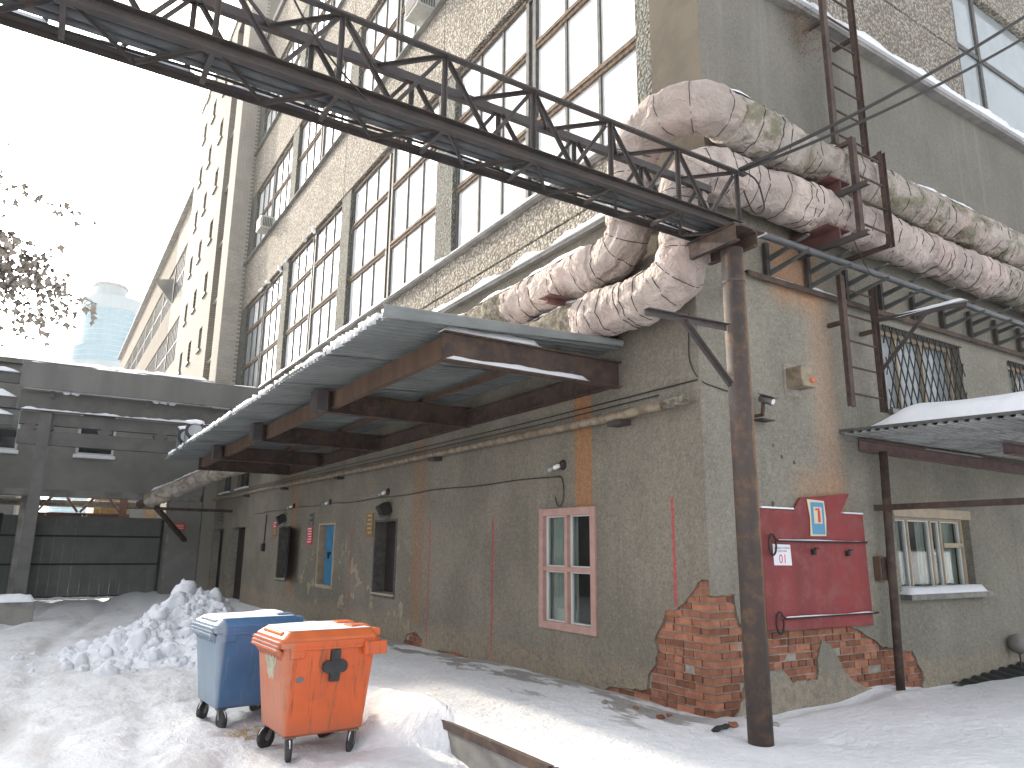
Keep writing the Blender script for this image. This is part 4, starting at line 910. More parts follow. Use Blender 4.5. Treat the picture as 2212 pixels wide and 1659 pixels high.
for i, (x, nb) in enumerate(((-5.55, 2), (-3.2, 3), (-.9, 2))):
    for k in range(nb): inst('snow_lump', LM[k], sr, (x + k * .22, SY - .30, 5.80), None, (.10, .08, .06))

gp = thing('gate_pillar', 'pale concrete pillar at the left end of the green gate', 'pillar', (-6.1, 26.2, -.6))
part('shaft', MB().box(-6.42, -5.92, 25.95, 26.45, -.6, 3.17), 'concrete', gp, bevel=.03); part('foot', MB().box(-6.55, -5.8, 25.85, 26.55, -.6, -.2), 'concrete', gp, bevel=.02)

# unseen block left of the view, added and sized to shade the near snow
nb = thing('shade_block', 'plain grey block added out of view on the left to shade the near snow', 'building', (-19, 27, -.6))
part('wall', MB().box(-27, -10.0, 21, 35, -.6, 15), 'plaster_far', nb); part('roof', MB().box(-27.2, -9.8, 20.8, 35.2, 15.003, 15.3), 'concrete', nb)
for z in (1.2, 4.6, 8.2, 11.6):
    for x in range(5): part('window', MB().box(-26 + x * 3, -24.4 + x * 3, 20.93, 20.995, z, z + 1.8), 'pane_grey', nb)
# ================================================================ LOADING CANOPY along the long facade
CY0, CY1 = 1.31, 15.9
lc = thing('loading_canopy', 'long corrugated steel canopy on rusty beams over the hatches, snow along its edge', 'canopy', (-1.5, 8.5, 3.3))
def sheetz(x): return 3.96 + .055 * x                # falls gently towards the yard
prof = [(0, 0), (.035, 0), (.05, .045), (.115, .045), (.13, 0)]
SW = .91; ns = int((CY1 - CY0 + .25) / SW) + 1
def corr(y0, n, x0=-3.12, x1=-.02, zo=0.0, t=.004):
    m = MB(); P_ = []
    for k in range(n):
        for (dy, dz) in prof[:-1]: P_.append((y0 + k * .13 + dy, dz))
    P_.append((y0 + n * .13, 0))
    vs = []
    for x in (x0, x1):
        for (y, dz) in P_: vs.append((x, y, sheetz(x) + dz + zo))
    nP = len(P_)
    for x in (x0, x1):
        for (y, dz) in P_: vs.append((x, y, sheetz(x) + dz + zo - t))
    f = [(i, i + 1, nP + i + 1, nP + i) for i in range(nP - 1)] + [(2 * nP + i, 3 * nP + i, 3 * nP + i + 1, 2 * nP + i + 1) for i in range(nP - 1)]
    f += [(i, 2 * nP + i, 2 * nP + i + 1, i + 1) for i in range(nP - 1)] + [(nP + i, nP + i + 1, 3 * nP + i + 1, 3 * nP + i) for i in range(nP - 1)]
    return m.add(vs, f)
y = CY0 - .16; k = 0
while y < CY1:
    part('roof_sheet', corr(y, 7, -3.12 - ru(-.03, .03), -.02, .012 * (k % 2) + .004), 'sheet_under', lc); y += .91; k += 1
# curled near edge flashing and snow lying on the sheets
part('edge_flashing', MB().grid(24, 7, lambda u, v: (-3.18 + 3.1 * u, CY0 - .17 - .07 * math.sin(v * 2.6) * (1 - .4 * u), sheetz(-3.18 + 3.1 * u) + .05 + .075 * (1 - v) * (1 - .6 * u) - .075 * v * v * (1 - .3 * u))), 'sheet_under', lc, smooth=True)
part('roof_snow', snowcap(-3.02, -.05, CY0 - .12, CY1 - .1, sheetz(-3.02) + .052, .12, 170, 12, .7, tilt=.055, seed=12), 'snow', lc, smooth=True)
for i in range(int((CY1 - CY0) / .13)):
    yy = CY0 - .16 + i * .13 + .09
    if rnd() < .85: part('edge_snow', MB().add([v for v in [(-3.135, yy - .045, sheetz(-3.12) + .05), (-3.10, yy + .045, sheetz(-3.12) + .05), (-3.12, yy + .05, sheetz(-3.1) + .05 + ru(.04, .09)), (-3.1, yy - .05, sheetz(-3.1) + .05 + ru(.04, .09)), (-2.9, yy - .05, sheetz(-2.9) + .08), (-2.9, yy + .05, sheetz(-2.9) + .08), (-3.128, yy - .02, sheetz(-3.12) + ru(-.0, .03)), (-3.128, yy + .02, sheetz(-3.12) + ru(.0, .03))]], [(0, 6, 7, 1), (0, 1, 2, 3), (3, 2, 5, 4), (0, 3, 4), (1, 5, 2), (0, 4, 6), (1, 7, 5), (6, 4, 5, 7)]), 'snow', lc)
# beams: cantilevers off the wall and long purlins
ybm = [CY0, 5.05, 8.8, 12.5, 15.3]
for i, yb in enumerate(ybm):
    part('cantilever_beam', MB().ibeam((-2.42, yb, sheetz(-1.2) - .26), (.0, yb, sheetz(-1.2) - .26), .32, .14, .014), 'rust_beam', lc)
cz = sheetz(-1.2) - .26
part('beam_snow', snowcap(-2.40, -.5, CY0 - .075, CY0 - .008, cz - .145, .06, 40, 5, .4, along='x', seed=21), 'snow', lc, smooth=True)
part('beam_snow', snowcap(-2.44, -1.2, CY0 - .09, CY0 + .07, cz + .162, .085, 30, 6, .4, along='x', seed=22), 'snow', lc, smooth=True)
for a, b in zip(ybm[:-1], ybm[1:]):
    part('front_purlin', MB().channel((-2.30, a + .01, cz + .03), (-2.30, b - .01, cz + .03), .24, .09, .012, side=1), 'rust_bright', lc)
    part('wall_beam', MB().channel((-.06, a + .01, cz - .02), (-.06, b - .01, cz - .02), .26, .09, .012, side=-1), 'rust_beam', lc)
    part('mid_purlin', MB().bar((-.85, a + .02, cz + .19), (-.85, b - .02, cz + .19), .06, .07), 'rust_bright', lc)
for yb in ybm[1:4]: part('hanger_plate', MB().box(-2.60, -2.43, yb - .16, yb + .16, cz - .16, cz + .15), 'dark_steel', lc)
# floodlights on the canopy roof
for (y, lab, rot) in ((12.9, 'round floodlight with a cap of snow on the canopy roof', -.5), (14.0, 'round floodlight tilted down with snow in its rim, behind the snow capped one', -.9)):
    t = thing('floodlight', lab, 'floodlight', (-2.95, y, sheetz(-2.95) + .06))
    ax = Vector((-.25, -1, -.02 + (rot + .5) * .9)).normalized(); c = Vector((-2.95, y, sheetz(-2.95) + .36))
    part('housing', MB().lathe(c - ax * .18, [(.05, -.12), (.09, -.08), (.12, 0), (.20, .12), (.225, .20), (.20, .20)], 20, ax), 'bin_black', t, smooth=True)
    part('glass', MB().lathe(c, [(.195, .0), (.19, .012), (.1, .03), (.01, .035)], 20, ax), 'lamp_glass', t, smooth=True)
    part('bracket', MB().bar(c + Vector((-.2, .1, 0)), c + Vector((-.2, .1, -.33)), .03, .03).bar(c + Vector((.2, .0, 0)), c + Vector((.2, .0, -.33)), .03, .03).bar(c + Vector((-.21, .05, -.32)), c + Vector((.21, .05, -.32)), .04, .02), 'lamp_metal', t)
    sn = lump(1, 3.3); sn.v = [(c.x + v[0] * .2, c.y + v[1] * .17 + .06, c.z + .20 + v[2] * .06) for v in sn.v]
    part('snow_cap', sn, 'snow', t, smooth=True)
# ================================================================ INSULATED HEATING PIPES
def smooth_path(ctrl, R, step=.035):
    """polyline with rounded corners of radius R"""
    C_ = [Vector(c) for c in ctrl]; out = [C_[0]]
    for i in range(1, len(C_) - 1):
        a, b, c = C_[i - 1], C_[i], C_[i + 1]; d1 = (a - b).normalized(); d2 = (c - b).normalized()
        r = R[i - 1] if hasattr(R, '__len__') else R
        r = min(r, (a - b).length * .49, (c - b).length * .49)
        p, q_ = b + d1 * r, b + d2 * r
        for t in np.linspace(0, 1, 14): out.append(p * (1 - t) ** 2 + b * 2 * t * (1 - t) + q_ * t * t)
    out.append(C_[-1])
    res = [out[0]]
    for i in range(1, len(out)):
        d = out[i] - out[i - 1]; n = max(1, int(d.length / step))
        for k in range(1, n + 1): res.append(out[i - 1] + d * k / n)
    clean = [res[0]]
    for p in res[1:]:
        if (p - clean[-1]).length > step * .6: clean.append(p)
    return clean
def lag_pipe(th, path, r, segl, matf, seed, ties=True, amp=1.0):
    n = 40; i0 = 0; N = len(path); si = 0
    while i0 < N - 2:
        L = segl * ru(.6, 1.35); i1 = i0; acc = 0
        while i1 < N - 1 and acc < L: acc += (path[i1 + 1] - path[i1]).length; i1 += 1
        if N - 1 - i1 < 6: i1 = N - 1
        lo, hi = max(0, i0 - 1), min(N - 1, i1 + 1)
        pts = path[lo:hi + 1]; m = len(pts); kind = matf(pts[m // 2]); base = r * ru(.95, 1.06)
        tie_at = [ru(.2, .32), ru(.45, .6), ru(.72, .85)]
        def prof(i, k, p, dr, rr):
            t = i / max(1, m - 1)
            bul = .055 * math.sin(math.pi * t) - (.02 if si % 2 else -.01)
            for ta in tie_at: bul -= .055 * math.exp(-((t - ta) * m * .035 / .04) ** 2)
            w1 = mnoise.noise(Vector((p.x * 3 + seed, p.y * 3, p.z * 3)) + dr * 1.4) * .12
            w2 = abs(mnoise.noise(Vector((p.x * 7, p.y * 7 + seed, p.z * 7)) + dr * 2.2)) * -.17 - abs(mnoise.noise(Vector((p.x * 11, p.y * 11 + seed, p.z * 11)) + dr * 3.4)) * .05
            w3 = mnoise.noise(p * 19 + dr * 3) * .018
            ag = 2 * math.pi * k / n; tn = sum(math.exp(-abs(t - ta) * m * .035 / .11) for ta in tie_at)
            w1 += mnoise.noise(Vector((math.cos(ag) * 2.6, math.sin(ag) * 2.6, t * 1.6 + si * 7 + seed))) * .085 * (.3 + min(1.2, tn))
            if kind == 'wool': w2 = mnoise.noise(p * 9 + dr * 3) * .10; w3 = mnoise.noise(p * 26 + dr * 5) * .07; bul -= .06
            return base * (1 + bul + (w1 + w2 + w3) * amp)
        part('wrapping', MB().tube(pts, r, n, True, prof), kind, th, smooth=True)
        if ties and kind != 'wool':
            for ta in tie_at:
                j = int(ta * (m - 1)); p = pts[j]; T = (pts[min(j + 1, m - 1)] - pts[max(j - 1, 0)]).normalized()
                ref = Vector((0, 0, 1)) if abs(T.z) < .9 else Vector((1, 0, 0)); nr = (ref - T * ref.dot(T)).normalized(); bn = T.cross(nr)
                tilt = ru(-.18, .18)
                ring = []
                for k in range(25):
                    a = 2 * math.pi * k / 24; dr = nr * math.cos(a) + bn * math.sin(a)
                    ring.append(p + dr * (prof(j, k * n / 24, p, dr, r) * 1.0 + .004) + T * tilt * r * math.cos(a + seed))
                part('tie_wire', MB().tube(ring, .005, 5, False), 'wire_dark', th)
        i0 = i1; si += 1
def m1(p):
    if p.y > 2.2 and p.x < -.1: return 'wool' if (int(p.y * 1.3) % 3) else 'wrap'
    if p.x > .2: return 'wrap_moss'
    return 'wrap'
def m2(p):
    if p.y > 1.35 and p.x < -.1: return 'wool'
    return 'wrap' if p.x < 6.2 else 'wrap_moss'
p1 = thing('upper_heating_pipe', 'thick fabric wrapped heating pipe arching over the corner, upper one with moss and snow', 'pipe', (-.3, 0, 4.7))
path1 = smooth_path([(-.30, 16, 4.98), (-.30, .70, 4.98), (-.31, .62, 6.34), (-.30, -.33, 6.42), (1.0, -.33, 6.30), (14, -.33, 6.28)], [.5, .55, .45, .5])
lag_pipe(p1, path1, .285, .85, m1, 1.7)
def pipe_snow(path, r, cond, seed):
    m = MB(); pts = [p for p in path if cond(p)]; nn = 7; vs = []
    for i, p in enumerate(pts):
        T = (pts[min(i + 1, len(pts) - 1)] - pts[max(i - 1, 0)]).normalized(); side = T.cross(Vector((0, 0, 1))).normalized()
        wv = r * (.42 + .35 * mnoise.noise((p.x * 1.3 + seed, p.y * 1.3, 0)) + .2 * mnoise.noise((p.x * 6, p.y * 6, seed)))
        wv = max(wv, .03) * min(1, i / 6, (len(pts) - 1 - i) / 6)
        for k in range(nn):
            a = (k / (nn - 1) - .5) * 2; s_ = a * wv
            z = math.sqrt(max(r * r * 1.0 - s_ * s_, 0)) + .015 + .065 * (1 - a * a) * (wv / (r * .5))
            vs.append(p + side * s_ + Vector((0, 0, z)))
    return m.add(vs, [(i * nn + k, i * nn + k + 1, (i + 1) * nn + k + 1, (i + 1) * nn + k) for i in range(len(pts) - 1) for k in range(nn - 1)])
part('snow_cover', pipe_snow(path1, .29, lambda p: p.x > 2.6, 3), 'snow', p1, smooth=True)
part('snow_cover', pipe_snow(path1, .285, lambda p: p.y > 1.35 and p.x < -.2, 5), 'snow', p1, smooth=True)
part('snow_cover', pipe_snow(path1, .30, lambda p: -.2 < p.x < .75 and p.z > 6.1 and p.y < -.2, 8), 'snow', p1, smooth=True)
p2 = thing('lower_heating_pipe', 'thick fabric wrapped heating pipe turning up at the corner, lower pink one of the pair', 'pipe', (-.3, 0, 4))
path2 = smooth_path([(-.31, 13, 4.33), (-.31, -.15, 4.33), (-.31, -.17, 5.66), (1.0, -.33, 5.63), (14, -.33, 5.63)], [.46, .5, .4])
lag_pipe(p2, path2, .285, .8, m2, 6.1)
part('snow_cover', pipe_snow(path2, .28, lambda p: p.y > 1.6 and p.x < -.2, 2), 'snow', p2, smooth=True)
part('snow_cover', pipe_snow(path2, .285, lambda p: -.25 < p.x < .5 and p.z > 5.4 and p.y < -.1, 2), 'snow', p2, smooth=True)
# steel saddles that carry the pipes
def saddle(x, z, lab):
    t = thing('pipe_saddle', lab, 'pipe support', (x, -.3, z - .45))
    part('plate', MB().box(x - .2, x + .2, -.60, -.02, z - .325, z - .305), 'red_saddle', t); part('web', MB().box(x - .01, x + .01, -.60, -.02, z - .47, z - .326), 'red_saddle', t)
    part('arm', MB().channel((x, -.95, z - .50), (x, .02, z - .50), .06, .06, .008), 'dark_steel', t)
saddle(1.95, 6.29, 'red steel saddle under the upper wrapped pipe by the ladder'); saddle(1.85, 5.64, 'red steel saddle under the lower wrapped pipe by the ladder')
saddle(8.2, 6.28, 'red steel saddle under the upper pipe far along the end wall'); saddle(8.2, 5.63, 'red steel saddle under the lower pipe far along the end wall')
t = thing('pipe_bracket', 'rusty red plate bracket between the two pipes above the canopy', 'pipe support', (-.3, 1.8, 4.5))
part('plate', MB().box(-.75, -.0, 1.72, 1.95, 4.655, 4.675), 'red_saddle', t); part('web', MB().box(-.45, -.25, 1.80, 1.82, 4.40, 4.654), 'red_saddle', t); part('arm', MB().bar((-.7, 1.84, 4.62), (.01, 1.84, 4.62), .06, .06), 'red_saddle', t)
# insulated pipe dropping from the canopy end towards the gate pier
p3 = thing('sagging_heating_pipe', 'short mossy wrapped pipe sloping down past the end of the canopy', 'pipe', (-2, 21, 2.8))
lag_pipe(p3, smooth_path([(-.6, 18.2, 4.0), (-1.3, 20.0, 3.75), (-2.75, 22.0, 2.98)], .5), .26, .9, lambda p: 'wrap_moss', 9.3, ties=False)
part('snow_cover', pipe_snow(smooth_path([(-.6, 18.2, 4.0), (-1.3, 20.0, 3.75), (-2.75, 22.0, 2.98)], .5), .265, lambda p: True, 4), 'snow', p3, smooth=True)
part('support_leg', MB().bar((-2.5, 22.1, 2.75), (-1.0, 25.4, 1.7), .14, .12).bar((-2.5, 22.1, 2.72), (-.02, 22.3, 2.72), .12, .1), 'rust_beam', p3)
part('inner_pipe', MB().tube([(-2.7, 21.95, 3.0), (-3.0, 22.35, 2.84)], .14, 12), 'rust_beam', p3, smooth=True)
# ================================================================ STEEL POST AND TRUSS
ps = thing('steel_post', 'round rust streaked steel post standing in the snow at the corner', 'post', (-.33, -.81, -.3))
part('shaft', MB().tube([(-.33, -.81, -.4), (-.33, -.81, 4.45)], .108, 24), 'post_steel', ps, smooth=True)
part('cap_beam', MB().channel((-.46, -1.0, 4.54), (-.46, -.40, 4.54), .16, .06, .01).channel((-.20, -1.0, 4.54), (-.20, -.40, 4.54), .16, .06, .01, side=-1), 'rust_beam', ps)
part('cap_plate', MB().box(-.50, -.06, -1.0, -.38, 4.625, 4.64), 'rust_beam', ps); part('cap_snow', snowcap(-.30, .0, -1.0, -.40, 4.642, .05, 14, 7, .4), 'snow', ps, smooth=True)
part('weld_ring', MB().tube([(-.33, -.81, 4.10), (-.33, -.81, 4.12)], .112, 24), 'dark_steel', ps)
part('side_arm', MB().angle((-.44, -.81, 3.64), (-1.49, -.81, 3.61), .06, .007), 'dark_steel', ps); part('side_strut', MB().angle((-.44, -.81, 3.07), (-1.02, -.81, 3.60), .05, .007), 'dark_steel', ps)
part('wall_arm', MB().bar((-.22, -.81, 4.40), (.55, -.02, 4.40), .07, .06), 'dark_steel', ps); part('wall_strut', MB().bar((-.24, -.81, 3.9), (.2, -.38, 4.36), .05, .05), 'dark_steel', ps)
tb = thing('lattice_truss', 'dark steel box lattice truss carrying pipes overhead from the corner post', 'truss', (-5, -.62, 4.65))
X0, X1, YN, YF, ZB, ZT = -.22, -11.6, -.86, -.44, 4.70, 5.32
ch = 'dark_steel'
part('bottom_chord', MB().channel((X0, YN, ZB), (X1, YN, ZB), .10, .06, .007, side=-1), 'chord_steel', tb); part('bottom_chord', MB().angle((X0, YF, ZB - .02), (X1, YF, ZB - .02), .055, .007), ch, tb)
part('top_chord', MB().angle((X0 + .1, YN, ZT), (X1, YN, ZT), .06, .007, sy=-1), ch, tb); part('top_chord', MB().channel((X0 + .04, YF, ZT - .02), (X1, YF, ZT - .02), .075, .055, .007), ch, tb)
PT = .826; nodes = [X0 - .02 - PT * k for k in range(14)]
for k, x in enumerate(nodes):
    part('vertical', MB().angle((x, YN + .01, ZB + .05), (x, YN + .01, ZT - .03), .035, .005, (1, 0, 0)), ch, tb)
    part('vertical', MB().angle((x - .1, YF - .01, ZB), (x - .1, YF - .01, ZT - .05), .035, .005, (1, 0, 0)), ch, tb)
    if k < len(nodes) - 1:
        xm = x - PT / 2
        for (y, o) in ((YN + .02, 0), (YF - .02, -.1)):
            part('diagonal', MB().angle((x - .03 + o, y, ZT - .05), (xm + .02 + o, y, ZB + .05), .032, .005, (0, 1, 0)), ch, tb)
            part('diagonal', MB().angle((x - PT + .03 + o, y, ZT - .05), (xm - .02 + o, y, ZB + .05), .032, .005, (0, 1, 0)), ch, tb)
        part('top_lacing', MB().angle((x - .02, YN + .03, ZT - .02), (xm, YF - .03, ZT - .04), .032, .005), ch, tb); part('top_lacing', MB().angle((x - PT + .02, YN + .03, ZT - .02), (xm - .02, YF - .03, ZT - .04), .032, .005), ch, tb)
        part('bottom_lacing', MB().angle((x - .05, YN + .03, ZB - .04), (xm, YF - .02, ZB - .04), .03, .005), ch, tb); part('bottom_lacing', MB().angle((x - PT + .05, YN + .03, ZB - .04), (xm - .03, YF - .02, ZB - .04), .03, .005), ch, tb)
        part('cross_tie', MB().bar((x, YN + .03, ZB - .035), (x, YF - .02, ZB - .035), .035, .03), ch, tb)
        if rnd() < .8: part('chord_snow', snowcap(x - PT * ru(.75, .98), x - .05, YF - .028, YF + .03, ZB + .012, .045, 26, 5, .8, along='x', seed=k), 'snow', tb, smooth=True)
ps2 = thing('steel_post', 'steel post holding the far end of the overhead truss across the yard', 'post', (-11.5, -.62, -.3))
part('shaft', MB().tube([(-11.5, -.64, -.5), (-11.5, -.64, 4.6)], .108, 20), 'post_steel', ps2, smooth=True); part('cap_plate', MB().box(-11.7, -11.3, -1, -.3, 4.6, 4.635), 'rust_beam', ps2)
for i, (yy, zz, r, lab) in enumerate(((-.74, 4.745, .036, 'blue grey pipe lying in the overhead truss, the one next to its brown chord'), (-.645, 4.745, .04, 'blue grey pipe lying in the middle of the overhead truss floor'), (-.555, 4.735, .03, 'thinner blue grey pipe lying in the truss beside its snowy chord'))):
    endx = 13.5 if i < 2 else -.1
    pts = [(-11.6, yy, zz), (-.3, yy, zz)]
    if endx > 0: pts = [(-11.6, yy, zz), (-.15, yy, zz), (.55, -.30 + i * -.16, 4.98 + .10 * (1 - i)), (13.5, -.30 + i * -.16, 4.98 + .10 * (1 - i))]
    t = thing('truss_pipe', lab, 'pipe', (-5, yy, zz), 'pipes in the truss')
    part('pipe_run', MB().tube(smooth_path(pts, .3, .2), r, 12), 'blue_pipe', t, smooth=True)
    for k in range(3):
        x = -1 - 1.6 * k - .5 * i
        part('frost_strip', snowcap(x - 1.2, x, yy - r * .6, yy + r * .6, zz + r * .84, .014, 24, 5, .6, along='x', seed=k + i), 'snow', t, smooth=True)
for i, (yy, lab) in enumerate(((-.80, 'black cable lying along the brown bottom chord of the truss'), (-.50, 'black cable lying along the snowy bottom chord of the truss'))):
    solo('truss_cable', MB().tube([(x, yy + .012 * math.sin(x * 2.1 + i), ZB + .01 + .012 * math.sin(x * 3.3)) for x in np.linspace(-11.5, -.3, 60)], .012, 6), 'wire_dark', lab, 'cable', smooth=True)
# loose cables off the truss end
def sagline(a, b, sag, n=24): return [Vector(a).lerp(Vector(b), i / n) - Vector((0, 0, sag * 4 * (i / n) * (1 - i / n))) for i in range(n + 1)]
solo('overhead_cable', MB().tube(sagline((-.2, -.86, 5.34), (7.4, -2.82, 10.95), .25), .02, 6), 'wire_dark', 'upper of two black cables rising from the truss end', 'cable', smooth=True)
solo('overhead_cable', MB().tube(sagline((-.2, -.84, 5.32), (7.3, -2.80, 10.45), .28), .017, 6), 'wire_dark', 'lower of two black cables rising from the truss end', 'cable', smooth=True)
solo('cable_loop', MB().tube(smooth_path([(-.2, -.86, 5.34), (.05, -.88, 5.3), (.12, -.9, 4.95), (-.08, -.9, 4.85), (-.18, -.88, 5.1)], .12, .03), .009, 6), 'wire_dark', 'loose loop of black cable hanging at the truss end', 'cable', smooth=True)
po = thing('utility_pole', 'wooden utility pole that holds the two overhead cables', 'pole', (7.4, -2.85, -.3))
part('shaft', MB().tube([(7.4, -2.85, -.4), (7.4, -2.85, 11.3)], .13, 14), 'bark', po, smooth=True); part('cross_arm', MB().box(6.9, 7.9, -2.9, -2.8, 10.6, 10.72), 'bark', po)
solo('hanging_wire', MB().tube(smooth_path([(-4.95, -.9, 5.6), (-4.6, -.9, 5.0), (-4.15, -.88, 4.65)], .4, .05), .008, 5), 'wire_dark', 'thin loose wire drooping across the truss members', 'wire')
# ================================================================ CABLE RACK on the short facade
ck = thing('cable_rack', 'row of steel uprights with double arms on the end wall carrying two pipes', 'cable rack', (4, 0, 4.6))
part('wall_rail', MB().angle((.8, -.045, 4.70), (13.5, -.045, 4.70), .07, .008), 'rust_beam', ck)
part('rail_snow', snowcap(1.25, 1.7, -.075, -.01, 4.735, .03, 14, 5, .7, along='x'), 'snow', ck, smooth=True); part('rail_snow', snowcap(1.95, 2.7, -.075, -.01, 4.735, .045, 14, 5, .9, along='x'), 'snow', ck, smooth=True)
for k in range(16):
    x = 1.18 + .782 * k
    part('upright', MB().channel((x, -.05, 4.68), (x, -.05, 5.16), .06, .05, .006, (1, 0, 0)), 'dark_steel', ck)
    for z in (4.80, 4.98): part('arm', MB().add([(x + .03 + sx * .02, yy, z + zz) for (yy, zz) in ((-.03, -.055), (-.03, .005), (-.62, .10), (-.62, .08)) for sx in (-1, 1)], [(0, 2, 3, 1), (2, 4, 5, 3), (4, 6, 7, 5), (6, 0, 1, 7), (0, 6, 4, 2), (1, 3, 5, 7)]), 'rack_steel', ck)
for i, (x, yy, zz) in enumerate(((2.9, -.55, 5.08), (3.6, -.6, 5.05))):
    pass
solo('thin_wire', MB().tube(sagline((2.05, -.62, 5.3), (2.65, -.5, 4.9), .1), .006, 5), 'wire_dark', 'thin black wire hanging from the saddle down to the cable rack', 'wire')
# ================================================================ LADDERS
def ladder(name, lab, x0, x1, y, z0, z1, n, sec, m_, arms=()):
    t = thing(name, lab, 'ladder', ((x0 + x1) / 2, y, z0))
    for x in (x0, x1): part('stile', MB().channel((x, y, z0), (x, y, z1), sec, sec * .7, .006, (1 if x == x0 else -1, 0, 0)), m_, t)
    for k in range(n):
        z = z0 + (z1 - z0) * (k + .5) / n
        part('rung', MB().tube([(x0 + .02, y, z), (x1 - .02, y, z)], .014, 8), m_, t, smooth=True)
    for (z, yw) in arms:
        for x in (x0, x1): part('arm', MB().bar((x, y, z), (x, yw, z), .05, .05), m_, t)
    return t
ladder('fire_ladder', 'upper brown fire ladder on the end wall above the wrapped pipes', 2.38, 3.06, -.32, 6.72, 13.5, 19, .085, 'rust_beam', [(8.6, .0), (6.75, .0)])
ladder('fire_ladder', 'short brown ladder section standing out in front of the wrapped pipes', 2.08, 2.70, -.72, 5.24, 6.52, 4, .085, 'rust_beam', [(6.48, -.32), (5.26, 0.0)])
ladder('fire_ladder', 'lower brown ladder section hanging under the cable rack by the barred window', 2.36, 3.04, -.22, 3.27, 4.95, 5, .085, 'rust_beam', [(4.34, .0)])
t = thing('angle_bracket', 'steel angle bracket with snow reaching out beside the lower ladder', 'bracket', (2.98, -.8, 3.7))
part('arm', MB().angle((2.98, -.22, 4.45), (2.98, -1.38, 4.36), .055, .007), 'dark_steel', t); part('strut', MB().angle((2.98, -.26, 3.76), (2.98, -.9, 4.37), .05, .007), 'dark_steel', t); part('arm_snow', snowcap(2.95, 3.01, -1.38, -.5, 4.415, .05, 24, 5, .3), 'snow', t, smooth=True)
mo = thing('moss_clump', 'dry reddish moss and weeds growing on the ledge behind the fire ladder', 'plant', (2.2, -.1, 8.5))
mm = MB()
for k in range(420):
    p = Vector((random.gauss(2.2, .17), -.04 - rnd() * .12, random.gauss(8.55, .26))); d = Vector((ru(-1, 1), ru(-1, .2), ru(-.6, 1))).normalized() * ru(.03, .11); s_ = d.cross(Vector((.3, 1, .2))).normalized() * .006
    mm.add([p - s_, p + s_, p + d], [(0, 1, 2)])
part('stems', mm, 'moss', mo, kind='stuff')
# ================================================================ FIRE PANEL with hooks and signs
fp = thing('fire_board', 'dark red fire equipment board with a stepped top on the end wall', 'fire board', (1.7, -.03, .72))
part('board', MB().prism([(.79, .745), (2.67, .715), (2.65, 1.995), (2.22, 2.0), (2.42, 2.235), (1.49, 2.15), (1.36, 2.0), (.77, 2.015)], lambda a, b, d: Vector((a, -d, b)), .012, .045), 'red_paint', fp, bevel=.004)
part('edge_snow', MB().box(.80, 1.34, -.06, -.008, 2.012, 2.03), 'snow', fp); part('edge_snow', MB().box(2.26, 2.64, -.06, -.008, 1.998, 2.014), 'snow', fp)
for x, z in ((1.62, 1.60), (2.25, 1.585)): part('hook', MB().box(x - .02, x + .02, -.09, -.045, z - .08, z - .02).box(x - .025, x + .03, -.12, -.09, z - .02, z), 'wire_dark', fp)
part('lug', MB().box(1.03, 1.06, -.04, -.02, 2.03, 2.09), 'galv', fp)
def crowbar(z, x0, x1, lab):
    t = thing('fire_hook', lab, 'fire hook', ((x0 + x1) / 2, -.09, z))
    loop = [(x0 - .09 + .06 * math.cos(a), -.095, z + .0 + .11 * math.sin(a) - .04) for a in np.linspace(.6, 2 * math.pi + .4, 18)]
    part('ring', MB().tube(loop, .011, 8), 'wire_dark', t, smooth=True); part('rod', MB().tube([(x0 - .04, -.095, z + .02), (x0 + .02, -.09, z), (x1, -.085, z)], .011, 8), 'wire_dark', t, smooth=True)
    part('snow_strip', snowcap(x0 - .05, x1 - .1, -.10, -.082, z + .009, .012, 30, 5, .7, along='x', seed=z), 'snow', t, smooth=True)
crowbar(1.665, .98, 2.62, 'iron fire hook with a ring handle lying across the red board, upper one'); crowbar(.86, 1.02, 2.72, 'iron fire hook with a ring handle at the bottom of the red board')
es = thing('extinguisher_sign', 'cream and blue fire extinguisher sign tilted on the red board', 'sign', (1.78, -.06, 1.68))
def ES(a, b, d): return Vector((1.585 + a * .98 , -.052 - d, 1.725 + b * .70))
part('plate', MB().prism([(.02, 0), (.31, .005), (.335, .29), (.315, .575), (.0, .59), (.035, .3)], ES, 0, .005), 'sign_cream', es)
part('blue_field', MB().prism(rect(.055, .295, .03, .545), ES, .0065, .008), 'sky_blue_sign', es); part('inner_field', MB().prism(rect(.10, .25, .20, .47), ES, .0095, .011), 'sign_cream', es)
part('extinguisher_symbol', MB().prism([(.175, .22), (.21, .22), (.215, .235), (.215, .40), (.205, .42), (.205, .435), (.225, .445), (.19, .455), (.185, .44), (.14, .45), (.125, .42), (.14, .41), (.18, .425), (.18, .42), (.17, .40), (.17, .235)], ES, .0125, .014), 'sign_red', es)
pa = thing('paper_notice', 'white paper notice with red 01 pinned to the red fire board', 'notice', (1.1, -.06, 1.4))
part('sheet', MB().prism([(.945, 1.632), (1.235, 1.625), (1.245, 1.405), (.95, 1.408)], lambda a, b, d: Vector((a, -.052 - d, b)), 0, .002), 'paper', pa)
def text(s, x, z, size, m_, par, y=-.0555, rot=0):
    cu = bpy.data.curves.new('lettering', 'FONT'); cu.body = s; cu.size = size; cu.align_x = 'CENTER'; cu.extrude = .0003; cu.resolution_u = 3
    tmp = bpy.data.objects.new('tmp', cu); COL.objects.link(tmp)
    dg = bpy.context.evaluated_depsgraph_get(); me = bpy.data.meshes.new_from_object(tmp.evaluated_get(dg)); me.name = 'lettering'
    bpy.data.objects.remove(tmp); me.materials.clear(); me.materials.append(MATS[m_])
    o = inst('lettering', me, par, (x, y, z), (math.pi / 2, 0, 0)); return o
